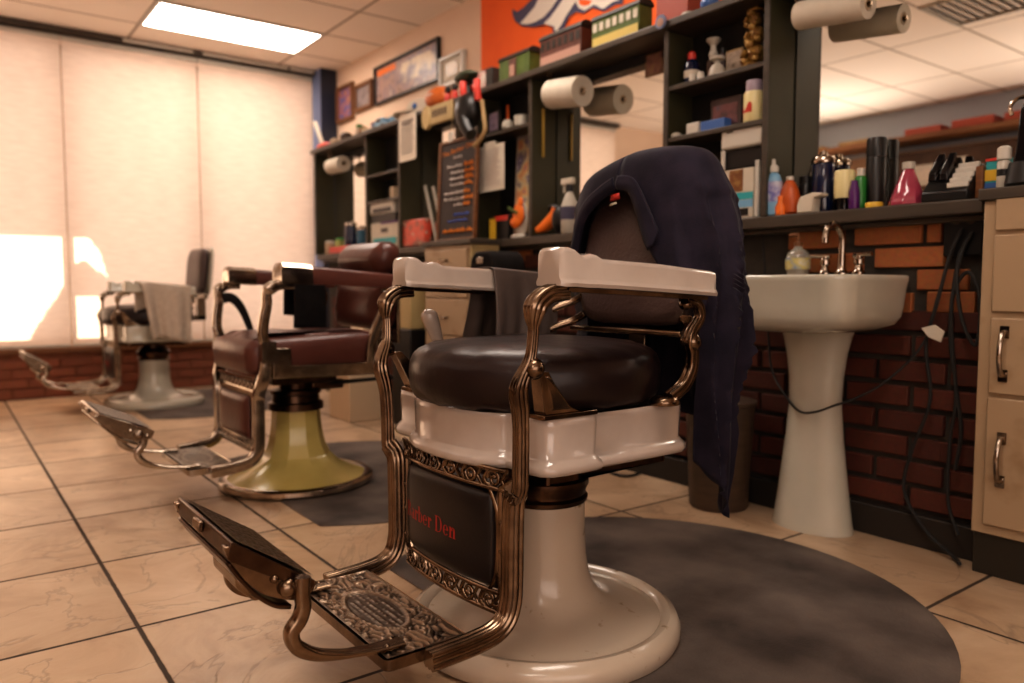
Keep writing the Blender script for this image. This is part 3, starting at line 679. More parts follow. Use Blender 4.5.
def koken(root, C, hero=True, text=True):
    """antique barber chair with S-shaped legs; C = dict of materials"""
    B = lambda n, mb, m_, p=root, **k: build(n, mb, m_, p, local=True, **k)
    met, metd = C['metal'], C['metal_dark']
    # base
    bs_ = B('base', MB().lathe([(.001, 0), (.333, 0), (.338, .012), (.337, .03), (.328, .046), (.312, .055), (.296, .052), (.288, .043), (.283, .046), (.25, .050), (.21, .056), (.175, .067), (.147, .084), (.126, .110), (.113, .145), (.106, .19), (.103, .25), (.102, .322)], n=72), C['base'])
    if C.get('ring'): B('base_ring', MB().lathe([(.30, .0005), (.341, .0005), (.346, .012), (.344, .030), (.330, .044), (.312, .052)], n=64), C['ring'], bs_)
    B('collar', MB().lathe([(.1, .3225), (.108, .325), (.110, .335), (.104, .342), (.105, .352), (.112, .366), (.112, .380), (.102, .392), (.098, .405), (.08, .412), (.078, .47), (.05, .475)], n=48), metd)
    # seat frame (porcelain)
    O = [(0, -.285), (.08, -.279), (.135, -.263), (.165, -.243), (.174, -.232), (.180, -.224), (.192, -.222), (.265, -.222), (.284, -.218), (.295, -.205), (.298, -.18), (.298, -.112), (.295, -.098), (.286, -.092), (.286, 0), (.286, .12), (.284, .165), (.276, .184), (.258, .192)]
    H = O[:]; O2 = [p for p in H] + [(.1, .205), (0, .208)]
    full = [(x*1.04-.012, y-.012*(y < -.15)) for x, y in O2 + [(-x, y) for x, y in O2[::-1] if x > 0]]
    fr = MB(); prof = [(.575, -.016), (.580, -.010), (.581, -.003), (.577, .000), (.565, .001), (.50, -.002), (.494, .004), (.486, .013), (.476, .016), (.468, .012), (.464, -.004), (.464, -.03)]
    fr.loft([[(x, y, z) for x, y in poly_off(full, d)] for z, d in prof])
    B('seat_frame', fr, C['porc'], ang=50)
    B('under_frame', MB().loft([[(x, y, z) for x, y in poly_off(full, -.035)] for z in (.44, .463)]), metd)
    # round cushion
    cu = MB().lathe([(.001, .726), (.08, .7245), (.16, .720), (.215, .716), (.255, .709), (.278, .699), (.292, .686), (.2995, .667), (.302, .643), (.300, .615), (.292, .595), (.27, .583), (.001, .5825)], (0, -.03, 0), 72)
    def puck(p):
        a = math.atan2(p.y+.03, p.x); r = math.hypot(p.x, p.y+.03)
        if r > .2: k = .003*math.sin(a*17)+.002*math.sin(a*41+1); return (p.x*(1+k*.5), p.y, p.z+k*min(1, (r-.2)/.06)*.6)
        return (p.x, p.y, p.z+.004*fbm(p.x*9, p.y*9))
    cu.map(puck); q = B('cushion', cu, C['seat'], ang=85)
    B0 = B
    for sx in (-1, 1):
        B = lambda n, mb, m_, p=root, sx=sx, **k: B0(n, mb.map(lambda v: (v.x+(.020 if sx < 0 else (.010 if n == 'front_support' else 0)), v.y, v.z)), m_, p, **k)
        n0 = 'arm_rest'
        st = [(-.240, .926, .859), (-.232, .933, .857), (-.215, .9335, .857), (-.203, .931, .857), (-.188, .921, .856), (-.175, .919, .855), (-.160, .9225, .855), (-.145, .921, .855), (-.13, .914, .854), (-.10, .912, .853), (.04, .906, .846), (.20, .894, .837), (.212, .892, .836), (.216, .886, .84)]
        dz = C.get('arm_dz', -.013); a = MB(); loops = []
        for i, (y, zt, zb) in enumerate(st):
            ins = .006 if i in (0, len(st)-1) else 0; xa, xb = .272+ins, .348-ins
            sec = [(xa-.004, zb+.001), (xa-.006, zb+.008), (xa-.003, zb+.013), (xa, zb+.018), (xa, zt-.010), (xa+.003, zt-.003), (xa+.010, zt), ((xa+xb)/2, zt+.001), (xb-.010, zt), (xb-.003, zt-.003), (xb, zt-.010), (xb, zb+.018), (xb+.003, zb+.013), (xb+.006, zb+.008), (xb+.004, zb+.001)]
            loops.append([(sx*x, y, z+dz) for x, z in sec])
        a.loft(loops); ar = B(n0, a, C['arm'], ang=45)
        B('arm_rail', MB().loft([[(sx*x, y, z+dz) for x, z in ((.285, zb-.008), (.335, zb-.008), (.338, zb), (.282, zb))] for y, zb in ((-.21, .8565), (.04, .8455), (.20, .8365))]), met, ar)
        # S-shaped front support
        pth = cr([(.310, -.205, .849), (.310, -.245, .845), (.308, -.274, .826), (.306, -.281, .800), (.304, -.280, .765), (.300, -.284, .715), (.294, -.301, .672), (.290, -.305, .645), (.286, -.297, .605), (.283, -.293, .565), (.281, -.292, .51), (.280, -.292, .462), (.276, -.292, .444)], 5)
        m = len(pth); sc = []
        for i in range(m):
            t = i/(m-1)
            K = [(0, 1.0), (.10, 1.0), (.20, 1.12), (.255, .86), (.30, .52), (.40, .56), (.52, .86), (.60, .92), (.72, .80), (1, .80)]
            for (t0, a0), (t1, a1) in zip(K, K[1:]):
                if t0 <= t <= t1: w_ = a0+(a1-a0)*(t-t0)/(t1-t0)
            sc.append((w_*.95, w_*.95))
        q = B('front_support', MB().sweep([(sx*x, y, z+dz*max(0, min(1, (z-.6)/.2))) for x, y, z in pth], ribsec(.034, .036, 3, .07), (1, 0, 0), sc), met, ang=50)
        # lower bar down to the step
        lp = cr([(.276, -.292, .452), (.268, -.286, .438), (.256, -.283, .42), (.252, -.283, .37), (.250, -.283, .26), (.250, -.286, .215), (.250, -.298, .182), (.250, -.325, .162), (.249, -.37, .153), (.248, -.43, .149), (.247, -.475, .147)], 5)
        B('foot_bar', MB().sweep([(sx*x, y, z) for x, y, z in lp], ribsec(.038, .038, 3, .09), (1, 0, 0)), met, ang=50)
        # brace from the support to the frame, ball on top
        b = MB(); b.sph((sx*.312, -.277, .694+dz*.4), .0215, .0215, .0215, 18, 12)
        def brs(k, g): return [(sx*x, y, z) for x, y, z in ((.258+.030*k, -.234-.034*k, .590+.092*k), (.296+.024*k, -.234-.034*k, .590+.092*k), (.296+.024*k, -.150-.096*k+g, .590+.092*k), (.258+.030*k, -.150-.096*k+g, .590+.092*k))]
        b.loft([brs(0, .012), brs(.12, -.004), brs(.3, -.012), brs(.6, -.008), brs(1, 0)])
        b.loft([[(sx*x, y, z) for x, y in ((.250, -.242), (.300, -.242), (.300, -.098), (.250, -.098))] for z in (.5818, .592)])
        b.loft([[(sx*x, y, z) for x, y, z in ((.298, -.222, .600), (.298, -.168, .600), (.316, -.240, .672), (.316, -.256, .676))], [(sx*(x+.004), y, z) for x, y, z in ((.298, -.218, .604), (.298, -.175, .604), (.316, -.243, .666), (.316, -.252, .670))]])
        B('arm_brace', b, met, bevel=.0025)
        # scrolled rear support
        rp = cr([(.31, .150, .834), (.31, .19, .822), (.31, .205, .79), (.308, .182, .755), (.306, .176, .728), (.304, .186, .70), (.302, .184, .66), (.30, .162, .622), (.298, .12, .597)], 5)
        n_ = len(rp)
        b = MB().sweep([(sx*x, y, z+dz*max(0, min(1, (z-.6)/.2))) for x, y, z in rp], ribsec(.030, .028, 2, .08), (1, 0, 0), [.95-.35*math.sin(min(1, i/(n_*.5))*PI)*.6 for i in range(n_)])
        b.sph((sx*.308, .184, .728+dz*.6), .020, .022, .022, 12, 8); b.sph((sx*.31, .155, .818+dz), .016, .014, .012, 12, 8)
        b.lathe([(.030, .5815), (.032, .588), (.028, .597), (.018, .602)], (sx*.290, .115, 0), 16, sx=1, sy=1.2)
        B('rear_support', b, met, ang=50)
    B = B0
    # apron between the foot bars
    fn = lambda p: apron_curve(p, -.268)
    ap = MB()
    top = scroll_band(.424, .472, -.222, .215, 6); bot = scroll_band(.162, .212, -.20, .195, 6)
    for b in (top, bot): ap.add(b.v, b.f)
    for sx in (-1, 1):
        ap.tube([(sx*.197, 0, z) for z in (.425, .36, .30, .25, .21)], .006, 6)
        ap.tube(cr([(sx*.165, 0, .425), (sx*.187, 0, .38), (sx*.190, 0, .32), (sx*.184, 0, .25), (sx*.165, 0, .21)], 5), .0042, 6)
        ap.tube([(sx*.226, .008, .452), (sx*.197, 0, .43)], .008, 6); ap.tube([(sx*.226, .008, .18), (sx*.18, 0, .178)], .007, 6)
        for z in (.36, .30, .235): ap.sph((sx*.203, -.004, z), .0055, .005, .0055, 8, 6)
    q = B('apron_grille', ap.map(fn), C['grille'], ang=60)
    # upholstered apron panel
    def pil(u, v):
        a, b = (u-.5)*2, (v-.5)*2
        x = -.004+a*.186*(1-.05*abs(b)**3); z = .3185+b*.104*(1-.05*abs(a)**3)
        k = (1-abs(a)**6)*(1-abs(b)**6); return fn((x, .004-.020*k**.55, z))
    pn = B('apron_panel', MB().grid(pil, 36, 28), C['panel'], ang=80, solid=.003)
    B('panel_back', MB().box(-.178, .178, .005, .010, .214, .423).map(fn) if False else MB().grid(lambda u, v: fn((-.004+(u-.5)*.372, .009, .213+.211*v)), 12, 2), metd, pn, solid=.003)
    if text:
        tx = MB(); fz = lambda x, z: Vector(fn((x, .0035-.020*((1-min(1, abs((x+.004)/.186))**6)*(1-min(1, abs((z-.3185)/.104))**6))**.55, z)))
        e = serif_text('Barber Den', 0, 0, .036, lambda x, z: (x, 0, z), MB())
        serif_text('Barber Den', 0, .298, .036, lambda x, z: fz(-.158+x*.235/e, z), tx); tx.map(lambda p: (p.x, p.y-.0016, p.z))
        B('red_lettering', tx, red_print, pn, flat=True)['label'] = 'red serif letters reading Barber Den'
    # step, hooks, paddle
    relief_plate(root, 'step_plate', -.213, .223, -.548, -.378, .163, C['relief'], met, *((150, 66) if hero else (40, 20)))
    foot_hooks(root, (-.165, .185), met)
    paddle(root, (-.688, .338), .146, math.radians(34), .345, (C['relief'], met, C['edge']))

# ---- the white porcelain chair in front
NX, NY = -1.465, 1.185
near = thing('barber_chair', 'antique white porcelain barber chair with bronze S-shaped legs and round black cushion, nearest the camera', 'barber chair', (NX, NY, .0065), 'barber chairs')
koken(near, dict(metal=bronze, metal_dark=bronze_dark, base=porcelain_worn, porc=porcelain, arm=porcelain, seat=leather_black, grille=bronze, panel=leather_pad, relief=bronze_relief, edge=chrome if False else bronze_dark))
Bn = lambda n, mb, m_, p=near, **k: build(n, mb, m_, p, local=True, **k)
# padded back: arched pad, leaning backwards
def back_pad(w, z0, z1, y0, lean, th, rt=.9):
    mb = MB(); loops = []; n = 40
    for (ins, d) in ((.035, .0), (.012, .012), (0, .035), (0, .065), (.012, .09), (.035, .10)):
        l = []
        for k in range(n):
            a = 2*PI*k/n; c, s = math.cos(a), math.sin(a)
            e = .36 if s < 0 else rt
            x = (w-ins)*math.copysign(abs(c)**(e), c); zz = math.copysign(abs(s)**(e), s)
            zc = z0+(z1-z0)*.5; z = zc+((z1-z0)/2-ins)*zz
            l.append((x, y0+d*th/.10+(z-z0)*lean, z))
        loops.append(l)
    return mb.loft(loops)
pad = Bn('backrest', back_pad(.205, .745, 1.155, .265, .16, .085, .72), leather_back, ang=60)
Bn('backrest_seam', MB().tube([(.205*(k/12-.5)*1.94, .269, .868+.0*k) for k in range(13)], .004, 6), leather_black, pad)
Bn('back_rail', MB().box(-.205, .205, .258, .30, .722, .737), bronze, bevel=.004)
bb = MB()
for sx in (-1, 1):
    for zz in (.80, .745):
        bb.sweep(cr([(sx*.262, .215, zz-.03), (sx*.24, .245, zz-.012), (sx*.215, .285, zz+.005), (sx*.18, .30, zz+.025)], 4), rrect(.02, .028, .008, 3), (0, 0, 1))
    pass
bb.box(-.20, .20, .185, .205, .50, .53); bb.box(-.03, .03, .20, .34, .50, .53); bb.box(-.03, .03, .32, .34, .50, .74)
Bn('back_bracket', bb, bronze, bevel=.002)
lv = MB().tube([(-.12, 0, .37), (-.25, -.04, .40), (-.335, -.075, .56), (-.345, -.085, .69)], .008, 8)
l_ = Bn('pump_lever', lv, bronze)
hp = [(-.346, -.086, .675), (-.348, -.092, .70), (-.352, -.103, .735), (-.356, -.114, .77), (-.357, -.117, .785)]
Bn('lever_grip', MB().tube(cr(hp, 4), .020, 14, scl=[.55, .6, .66, .72, .78, .84, .90, .96, 1.02, 1.08, 1.12, 1.14, 1.12, 1.0, .8, .62, .3]), porcelain, l_)['label'] = 'white porcelain lever grip'

# ---- navy shirt hung over its back
def lerp_tab(K, z):
    if z >= K[0][0]: return K[0][1:]
    for p, q in zip(K, K[1:]):
        if p[0] >= z >= q[0]:
            t = (p[0]-z)/(p[0]-q[0]); return [x+(y-x)*t for x, y in zip(p[1:], q[1:])]
    return K[-1][1:]
def shirt():
    T = Vector((NX, NY, 0))
    #      z, half width, depth in front, depth behind, opening left x, opening right x
    K = cr([(1.214, .05, .014, .015, -.02, -.02), (1.210, .13, .05, .03, -.02, -.02), (1.198, .192, .078, .050, -.02, -.02), (1.175, .228, .092, .075, -.02, -.02), (1.145, .245, .099, .100, -.02, -.02), (1.112, .254, .103, .122, -.02, -.02), (1.100, .257, .104, .128, -.06, .022),
            (1.075, .262, .105, .138, -.118, .040), (1.03, .268, .106, .148, -.163, .062), (.98, .273, .108, .157, -.188, .084), (.94, .276, .110, .162, -.206, .102), (.90, .279, .110, .166, -.222, .135), (.86, .281, .109, .168, -.235, .200), (.82, .281, .107, .168, -.243, .235),
            (.74, .276, .10, .160, -.250, .243), (.64, .268, .092, .148, -.250, .236), (.54, .258, .085, .135, -.245, .226), (.40, .243, .075, .115, -.23, .212), (.25, .23, .07, .10, -.22, .20)], 4)
    E_ = .78
    def S(th, z, off=0, fold=1):
        a, bf, bk = lerp_tab(K, z)[:3]; c, s = math.cos(th), math.sin(th)
        b = bk if s > 0 else bf
        x = a*math.copysign(abs(c)**E_, c); y = b*math.copysign(abs(s)**E_, s)
        if c > 0:
            R_ = lerp_tab([(1.14, .84), (1.075, .89), (1.0, .93), (.90, .97), (.80, 1.0)], z)[0]; q_ = min(1, c*2.2); x *= 1-(1-R_)*q_; y *= 1-(1-R_)*q_*(1 if s > 0 else 0)
        f = max(0, min(1, (1.15-z)/.35))*fold; g = max(0, min(1, (th+1.2)/.45)) if th < 0 else 1
        w_ = th+.25*noise.noise(Vector((c*1.3, s*1.3, z*2.2)))
        k = 1+f*(.15+.85*g)*(.075*math.sin(w_*6+1.1+z)+.17*(1-abs(math.sin(w_*3.7+.5+z*1.5)))**3+.12*(1-abs(math.sin(w_*5.9+1.9-z*1.9)))**4-.085+.020*math.sin(w_*15+z*6))
        k += .055*noise.noise(Vector((c*2.5+z*2, s*2.5, z*6)))*min(1, f*2+.25)*g
        seam = 1.055+.025*math.cos(th*2)
        k += .030*max(0, min(1, (z-seam)/.010+.5))*(1 if -.5 < th < 3.6 else 0)*(1-max(0, min(1, (z-1.10)/.06)))
        p = Vector((.010+x*k, .372+y*k, z))
        if c < 0: p.z -= .22*max(0, (z-1.02))*abs(c); p.y -= .06*max(0, z-1.0)*abs(c)
        n_ = Vector((x/(a*a), y/(b*b), 0))
        if n_.length > 1e-6: p += n_.normalized()*off
        return p+T
    def edge(z):
        v = lerp_tab(K, z); a = v[0]
        def ang(x): c = max(-.999, min(.999, (x-.010)/a)); c = math.copysign(abs(c)**(1/E_), c); return -math.acos(c)
        return ang(v[3]), ang(v[4])
    HK = [(-75, .45), (-50, .435), (-25, .40), (-5, .345), (14, .29), (24, .258), (34, .30), (46, .375), (60, .45), (90, .50), (140, .50), (180, .52), (220, .54), (260, .60), (300, .62)]
    def hem(th):
        d = math.degrees(th)
        for (a, za), (b, zb) in zip(HK, HK[1:]):
            if a <= d <= b: return za+(zb-za)*(d-a)/(b-a)
        return .45 if d < 0 else .6
    NU, NV = 150, 80; vs = []
    for j in range(NV+1):
        v = j/NV
        for i in range(NU+1):
            u = i/NU; zz = 1.214-(1.214-.5)*v**1.25
            for _ in range(3):
                eL, eR = edge(zz); th = eR+(2*PI+eL-eR)*u
                zz = 1.214-(1.214-hem(th))*v**1.25
            vs.append(S(th, zz))
    mb = MB().add(vs, [(j*(NU+1)+i, j*(NU+1)+i+1, (j+1)*(NU+1)+i+1, (j+1)*(NU+1)+i) for j in range(NV) for i in range(NU)])
    r = thing('shirt', 'navy blue work shirt hanging over the back of the white barber chair', 'shirt', (NX+.01, NY+.372, 1.2))
    build('shirt_body', mb, navy, r, solid=.003, ang=80)
    def front(x, z, off):
        z = min(z, 1.196); a = lerp_tab(K, z)[0]; c = max(-.97, min(.97, (x-.010)/a)); c = math.copysign(abs(c)**(1/E_), c)
        return S(-math.acos(c), z, off, .6)
    # folded collar following the neck opening
    L_ = [(-.232, .865), (-.222, .90), (-.206, .94), (-.188, .98), (-.163, 1.03), (-.118, 1.075), (-.06, 1.100), (-.02, 1.112)]
    R_ = [(-.02, 1.112), (.022, 1.100), (.040, 1.075), (.062, 1.03), (.084, .98), (.100, .945)]
    def ribbon(pts, wf):
        P = cr(pts, 6); n = len(P); vs = []; m_ = 7
        for i, (x, z) in enumerate(P):
            a, b = P[max(i-1, 0)], P[min(i+1, n-1)]; t = Vector((b[0]-a[0], b[1]-a[1])).normalized(); nx, nz = -t.y, t.x
            w_ = wf(i/(n-1))
            for k in range(m_+1):
                q = k/m_; vs.append(front(x+nx*w_*(q-.12), z+nz*w_*(q-.12), .004+.013*math.sin(min(1, q*1.5)*PI*.62)))
        return MB().add(vs, [(i*(m_+1)+k, i*(m_+1)+k+1, (i+1)*(m_+1)+k+1, (i+1)*(m_+1)+k) for i in range(n-1) for k in range(m_)])
    build('collar', ribbon(L_, lambda t: .026+.010*t), navy, r, solid=.004, ang=80)
    build('collar', ribbon(R_, lambda t: .036+.030*t if t < .86 else .036+.026-(t-.86)*.25), navy, r, solid=.004, ang=80)
    fc = Vector((NX, NY, 0))
    def tag(nm, m_, x0, x1, z0, z1, y):
        return build(nm, MB().add([fc+Vector(p) for p in ((x0, y, z0), (x1, y, z0+.004), (x1-.002, y-.002, z1), (x0+.004, y-.002, z1-.003))], [(0, 1, 2, 3)]), m_, r, solid=.002)
    tag('neck_label', red_print, -.045, -.008, 1.078, 1.098, .262)['label'] = 'red neck label'
    tag('size_tag', paper, -.047, -.020, 1.066, 1.075, .262)
    pb = S(math.radians(28), .43, .004); build('button', MB().sph(pb, .005), logo_white, r)
shirt()

# ---- brown nylon cape over the far arm
def cape():
    r = thing('barber_cape', 'dark taupe nylon cape folded over the far arm of the white barber chair', 'cape', (NX-.31, NY+.12, .9))
    def pt(s, y, k=0):
        # path over the arm: inner hem -> top -> outer hem
        P = [(-.246, .705), (-.240, .80), (-.239, .885), (-.242, .900), (-.258, .9045), (-.29, .9055), (-.32, .9045), (-.334, .900), (-.340, .885), (-.360, .80), (-.395, .69)]
        t = s*(len(P)-1); i = min(len(P)-2, int(t)); f = t-i
        return P[i][0]+(P[i+1][0]-P[i][0])*f, P[i][1]+(P[i+1][1]-P[i][1])*f
    def fn(u, v):
        x, z = pt(v, 0); y0 = .02; y = y0+(.240-y0)*u
        w_ = max(0, (.885-z)/.18); zt = -.0835*max(0, 1-abs(v-.5)/.5)*0
        x += (1 if v < .5 else -1)*w_*(.010*math.sin(u*13+v*3)+.007*math.sin(u*23+1)+.006)
        z2 = z-.070*(y-.02)*max(0, 1-w_)
        return (NX+x, NY+y+.008*w_*math.sin(v*9), z2-.012*w_*math.sin(u*4)-.02*w_*(u*.5))
    build('cape_cloth', MB().grid(fn, 40, 44), cape_mat, r, solid=.003, ang=80)
cape()

# ---- the brown chair with chromed frame in the middle
MX, MY = -3.23, 1.23
mid = thing('barber_chair', 'chrome barber chair with brown leather seat and pale yellow base, middle of the row', 'barber chair', (MX, MY, .0065), 'barber chairs')
Bm = lambda n, mb, m_, p=mid, **k: build(n, mb, m_, p, local=True, **k)
bs = Bm('base', MB().lathe([(.001, .03), (.30, .032), (.27, .042), (.22, .062), (.175, .09), (.140, .125), (.120, .17), (.109, .22), (.104, .27), (.102, .318)], n=10), enamel_yellow, ang=20)
Bm('base_ring', MB().lathe([(.28, .001), (.318, .001), (.326, .012), (.324, .028), (.312, .036), (.296, .037), (.28, .03)], n=64), chrome, bs)
Bm('collar', MB().lathe([(.105, .319), (.116, .322), (.116, .35), (.100, .356), (.098, .385), (.108, .39), (.108, .405), (.07, .412), (.07, .50)], n=40), bronze_dark)
mech = MB().box(-.12, .12, -.14, .14, .44, .487).box(-.06, .06, .05, .20, .40, .44)
Bm('recline_mechanism', mech, steel if False else bronze_dark, bevel=.01)
Bm('pump_lever', MB().tube([(.05, .10, .425), (.06, .24, .428), (.06, .40, .430)], .009, 8).sph((.06, .41, .43), .018, .03, .018, 10, 8).tube([(.06, .37, .43), (.06, .372, .40)], .006, 6), black_pl)
rails = MB()
for sx in (-1, 1):
    pr = [(-.20, .489), (.25, .478), (.25, .532), (-.125, .538), (-.125, .606), (-.185, .609), (-.20, .60)]
    rails.loft([[(sx*x, y, z) for y, z in pr] for x in (.262, .292)])
rails.box(-.262, .262, -.21, -.18, .489, .54); rails.box(-.262, .262, .20, .25, .489, .54); rails.box(-.25, .25, -.18, .20, .489, .50)
Bm('seat_frame', rails, chrome, bevel=.004)
cu = MB(); loops = []
for z, d in ((.501, -.03), (.505, -.012), (.525, -.002), (.58, .002), (.625, .0), (.645, -.012), (.655, -.035), (.660, -.09), (.662, -.2)):
    loops.append([(x, y+.03-.02*(z-.5)*0, z+.004*math.sin(x*9)*(d < -.03)) for x, y in poly_off(rrect(.516, .50, .05, 5, 0, 0), d)])
for l in loops:
    for i, (x, y, z) in enumerate(l):
        if y < -.1: l[i] = (x, y-.06-.012*math.cos(x*6), z-.018*(y < -.15)*(z > .6))
cu.loft(loops); q = Bm('cushion', cu, leather_brown, ang=70)
for sx in (-1, 1):
    a = MB(); loops = []
    st = [(-.185, .926, .868), (-.178, .933, .864), (-.10, .930, .860), (-.07, .926, .857), (.10, .914, .850), (.30, .898, .841), (.312, .891, .843)]
    def sec(y, zt, zb, o_=0): return [(sx*x, y, z) for x, z in ((.285-o_, zb-o_), (.283-o_, zb+.012), (.285-o_, zt-.012), (.297, zt+o_), (.363, zt+o_), (.375+o_, zt-.012), (.377+o_, zb+.012), (.375+o_, zb-o_))]
    ar = Bm('arm_rest', MB().loft([sec(*s) for s in st]), leather_brown, ang=50)
    Bm('arm_cap', MB().loft([sec(y, zt, zb, .003) for y, zt, zb in ((-.190, .924, .870), (-.183, .934, .862), (-.10, .931, .859), (-.066, .926, .856))]), chrome, ar, ang=40)
    pth = cr([(.33, -.13, .856), (.33, -.175, .855), (.325, -.213, .842), (.318, -.227, .82), (.312, -.226, .78), (.306, -.236, .72), (.300, -.240, .67), (.297, -.232, .632), (.296, -.226, .59), (.296, -.228, .54)], 4)
    n_ = len(pth)
    Bm('front_support', MB().sweep([(sx*x, y, z) for x, y, z in pth], rrect(.034, .036, .008, 3), (1, 0, 0), [1.1 if i < 7 else (1.25 if i < 11 else .9+.2*i/n_) for i in range(n_)]).box(min(sx*.275, sx*.322), max(sx*.275, sx*.322), -.25, -.195, .555, .635), chrome, ang=45)
    lp = cr([(.296, -.228, .56), (.290, -.235, .50), (.278, -.246, .455), (.262, -.25, .41), (.258, -.25, .30), (.257, -.252, .225), (.256, -.268, .185), (.254, -.30, .166), (.25, -.36, .154), (.246, -.43, .147)], 4)
    Bm('foot_bar', MB().sweep([(sx*x, y, z) for x, y, z in lp], rrect(.034, .044, .006, 3), (1, 0, 0)), chrome, ang=45)
    rp = cr([(.33, .26, .842), (.33, .275, .80), (.315, .25, .72), (.29, .22, .62), (.28, .215, .53)], 4)
    Bm('rear_support', MB().sweep([(sx*x, y, z) for x, y, z in rp], rrect(.03, .034, .006, 3), (1, 0, 0)), chrome)
fm = MB()
for b in ((-.245, .245, .418, .435), (-.245, .245, .478, .49), (-.245, .245, .190, .202), (-.245, .245, .228, .240)): fm.box(b[0], b[1], -.258, -.24, b[2], b[3])
for sx in (-1, 1): fm.box(*sorted((sx*.195, sx*.245)), -.258, -.24, .240, .418)
fm.box(-.245, .245, -.246, -.238, .19, .485)
for z0, z1, n_ in ((.436, .477, 9), (.203, .227, 9)):
    for k in range(n_):
        c = -.22+.44*(k+.5)/n_; fm.tube([(c+.018*math.cos(a*.9)*(1-a/9), -.254, (z0+z1)/2+.45*(z1-z0)*math.sin(a*.9)*(1-a/9)) for a in range(8)], .0045, 6)
fa = Bm('apron_frame', fm, chrome, bevel=.002)
Bm('apron_panel', MB().grid(lambda u, v: ((u-.5)*.37, -.258-.022*((1-abs(2*u-1)**5)*(1-abs(2*v-1)**5))**.6, .243+.172*v), 24, 18), leather_brown, fa, solid=.003, ang=80)
relief_plate(mid, 'step_plate', -.20, .215, -.50, -.335, .163, chrome_relief, chrome, 60, 28)
foot_hooks(mid, (-.165, .185), chrome, .045, 0)
paddle(mid, (-.645, .335), .165, math.radians(24), .41, (chrome_relief, chrome, chrome))
# padded back with head roll
def mid_pad(w, z0, z1, y0, lean, th, r):
    mb = MB(); loops = []
    for ins, d in ((min(.075, (z1-z0)/2-.005), -.022), (.055, -.016), (.03, 0), (.008, .025), (0, .05), (0, .09), (.012, .12), (.03, .13)):
        P = rrect(2*(w-ins), z1-z0-2*ins, min(r, (z1-z0)/2-ins-.001), 8, 0, (z0+z1)/2); loops.append([(x, y0+d*th/.13+(z-z0)*lean, z) for x, z in P])
    return mb.loft(loops)
bk = Bm('backrest', mid_pad(.235, .66, .90, .27, .12, .10, .04), leather_brown, ang=70)
Bm('head_pad', mid_pad(.225, .90, 1.045, .285, .12, .11, .07), leather_brown, ang=70)
Bm('back_frame', MB().box(-.24, .24, .37, .385, .60, .95).box(-.03, .03, .24, .385, .55, .60), chrome, bevel=.004)
Bm('recline_lever', MB().sweep(cr([(-.335, -.225, .790), (-.335, -.17, .798), (-.335, -.13, .765), (-.335, -.098, .70), (-.33, -.07, .61), (-.31, -.05, .535)], 5), rrect(.012, .045, .004, 2), (1, 0, 0), [1.1-.65*i/25 for i in range(26)]), black_pl)
# black towel on its far arm
t = thing('towel', 'black towel hanging over the far arm of the brown barber chair', 'towel', (MX-.33, MY+.2, .91))
tp = [(-.272, .66), (-.268, .78), (-.268, .885), (-.275, .920), (-.33, .926), (-.385, .918), (-.392, .87), (-.398, .80), (-.405, .72)]
def tw(u, v):
    k = v*(len(tp)-1); i = min(len(tp)-2, int(k)); f = k-i
    return (MX+tp[i][0]+(tp[i+1][0]-tp[i][0])*f+.004*math.sin(u*12), MY+.10+.16*u, tp[i][1]+(tp[i+1][1]-tp[i][1])*f-.02*(u-.0))
build('towel_cloth', MB().grid(tw, 14, 32), black_cloth, t, solid=.004, ang=80)

# ---- the far white chair
FX, FY = -6.05, 1.246
far = thing('barber_chair', 'white barber chair with a towel over its arm, farthest back beside the window', 'barber chair', (FX, FY, .0065), 'barber chairs')
koken(far, dict(metal=chrome, metal_dark=bronze_dark, base=porcelain_white, porc=porcelain_white, arm=porcelain_white, seat=leather_black, grille=chrome, panel=leather_pad, relief=chrome_relief, edge=chrome, arm_dz=-.045), hero=False)
Bf = lambda n, mb, m_, p=far, **k: build(n, mb, m_, p, local=True, **k)
p_ = Bf('backrest', mid_pad(.205, .80, 1.13, .27, .10, .06, .06), leather_back, ang=60)
Bf('back_shell', mid_pad(.212, .79, 1.14, .332, .10, .03, .06), porcelain_white, p_, ang=60)
Bf('back_post', MB().box(-.05, .05, .19, .36, .60, .64).box(-.05, .05, .30, .36, .60, .82).box(-.20, .20, .30, .34, .76, .80), steel, bevel=.006)
t = thing('towel', 'off-white towel draped over the arm of the far white barber chair', 'towel', (FX+.31, FY, .88))
tq = [(.262, .62), (.262, .74), (.262, .85), (.268, .888), (.31, .893), (.352, .888), (.360, .85), (.364, .74), (.368, .62), (.366, .50)]
def tw2(u, v):
    k = v*(len(tq)-1); i = min(len(tq)-2, int(k)); f = k-i; w_ = max(0, v-.5)*2; nar = 1-.16*w_*(1-u)
    return (FX+tq[i][0]+(tq[i+1][0]-tq[i][0])*f+w_*(.020*math.sin(u*10+v*2)+.012*math.sin(u*19)), FY-.165+.345*(u+.22*w_*(1-u))+.02*w_*(.3-u*.6), tq[i][1]+(tq[i+1][1]-tq[i][1])*f-.03*u+.012*w_*math.sin(u*5))
build('towel_cloth', MB().grid(tw2, 24, 36), towel_white, t, solid=.006, ang=80)

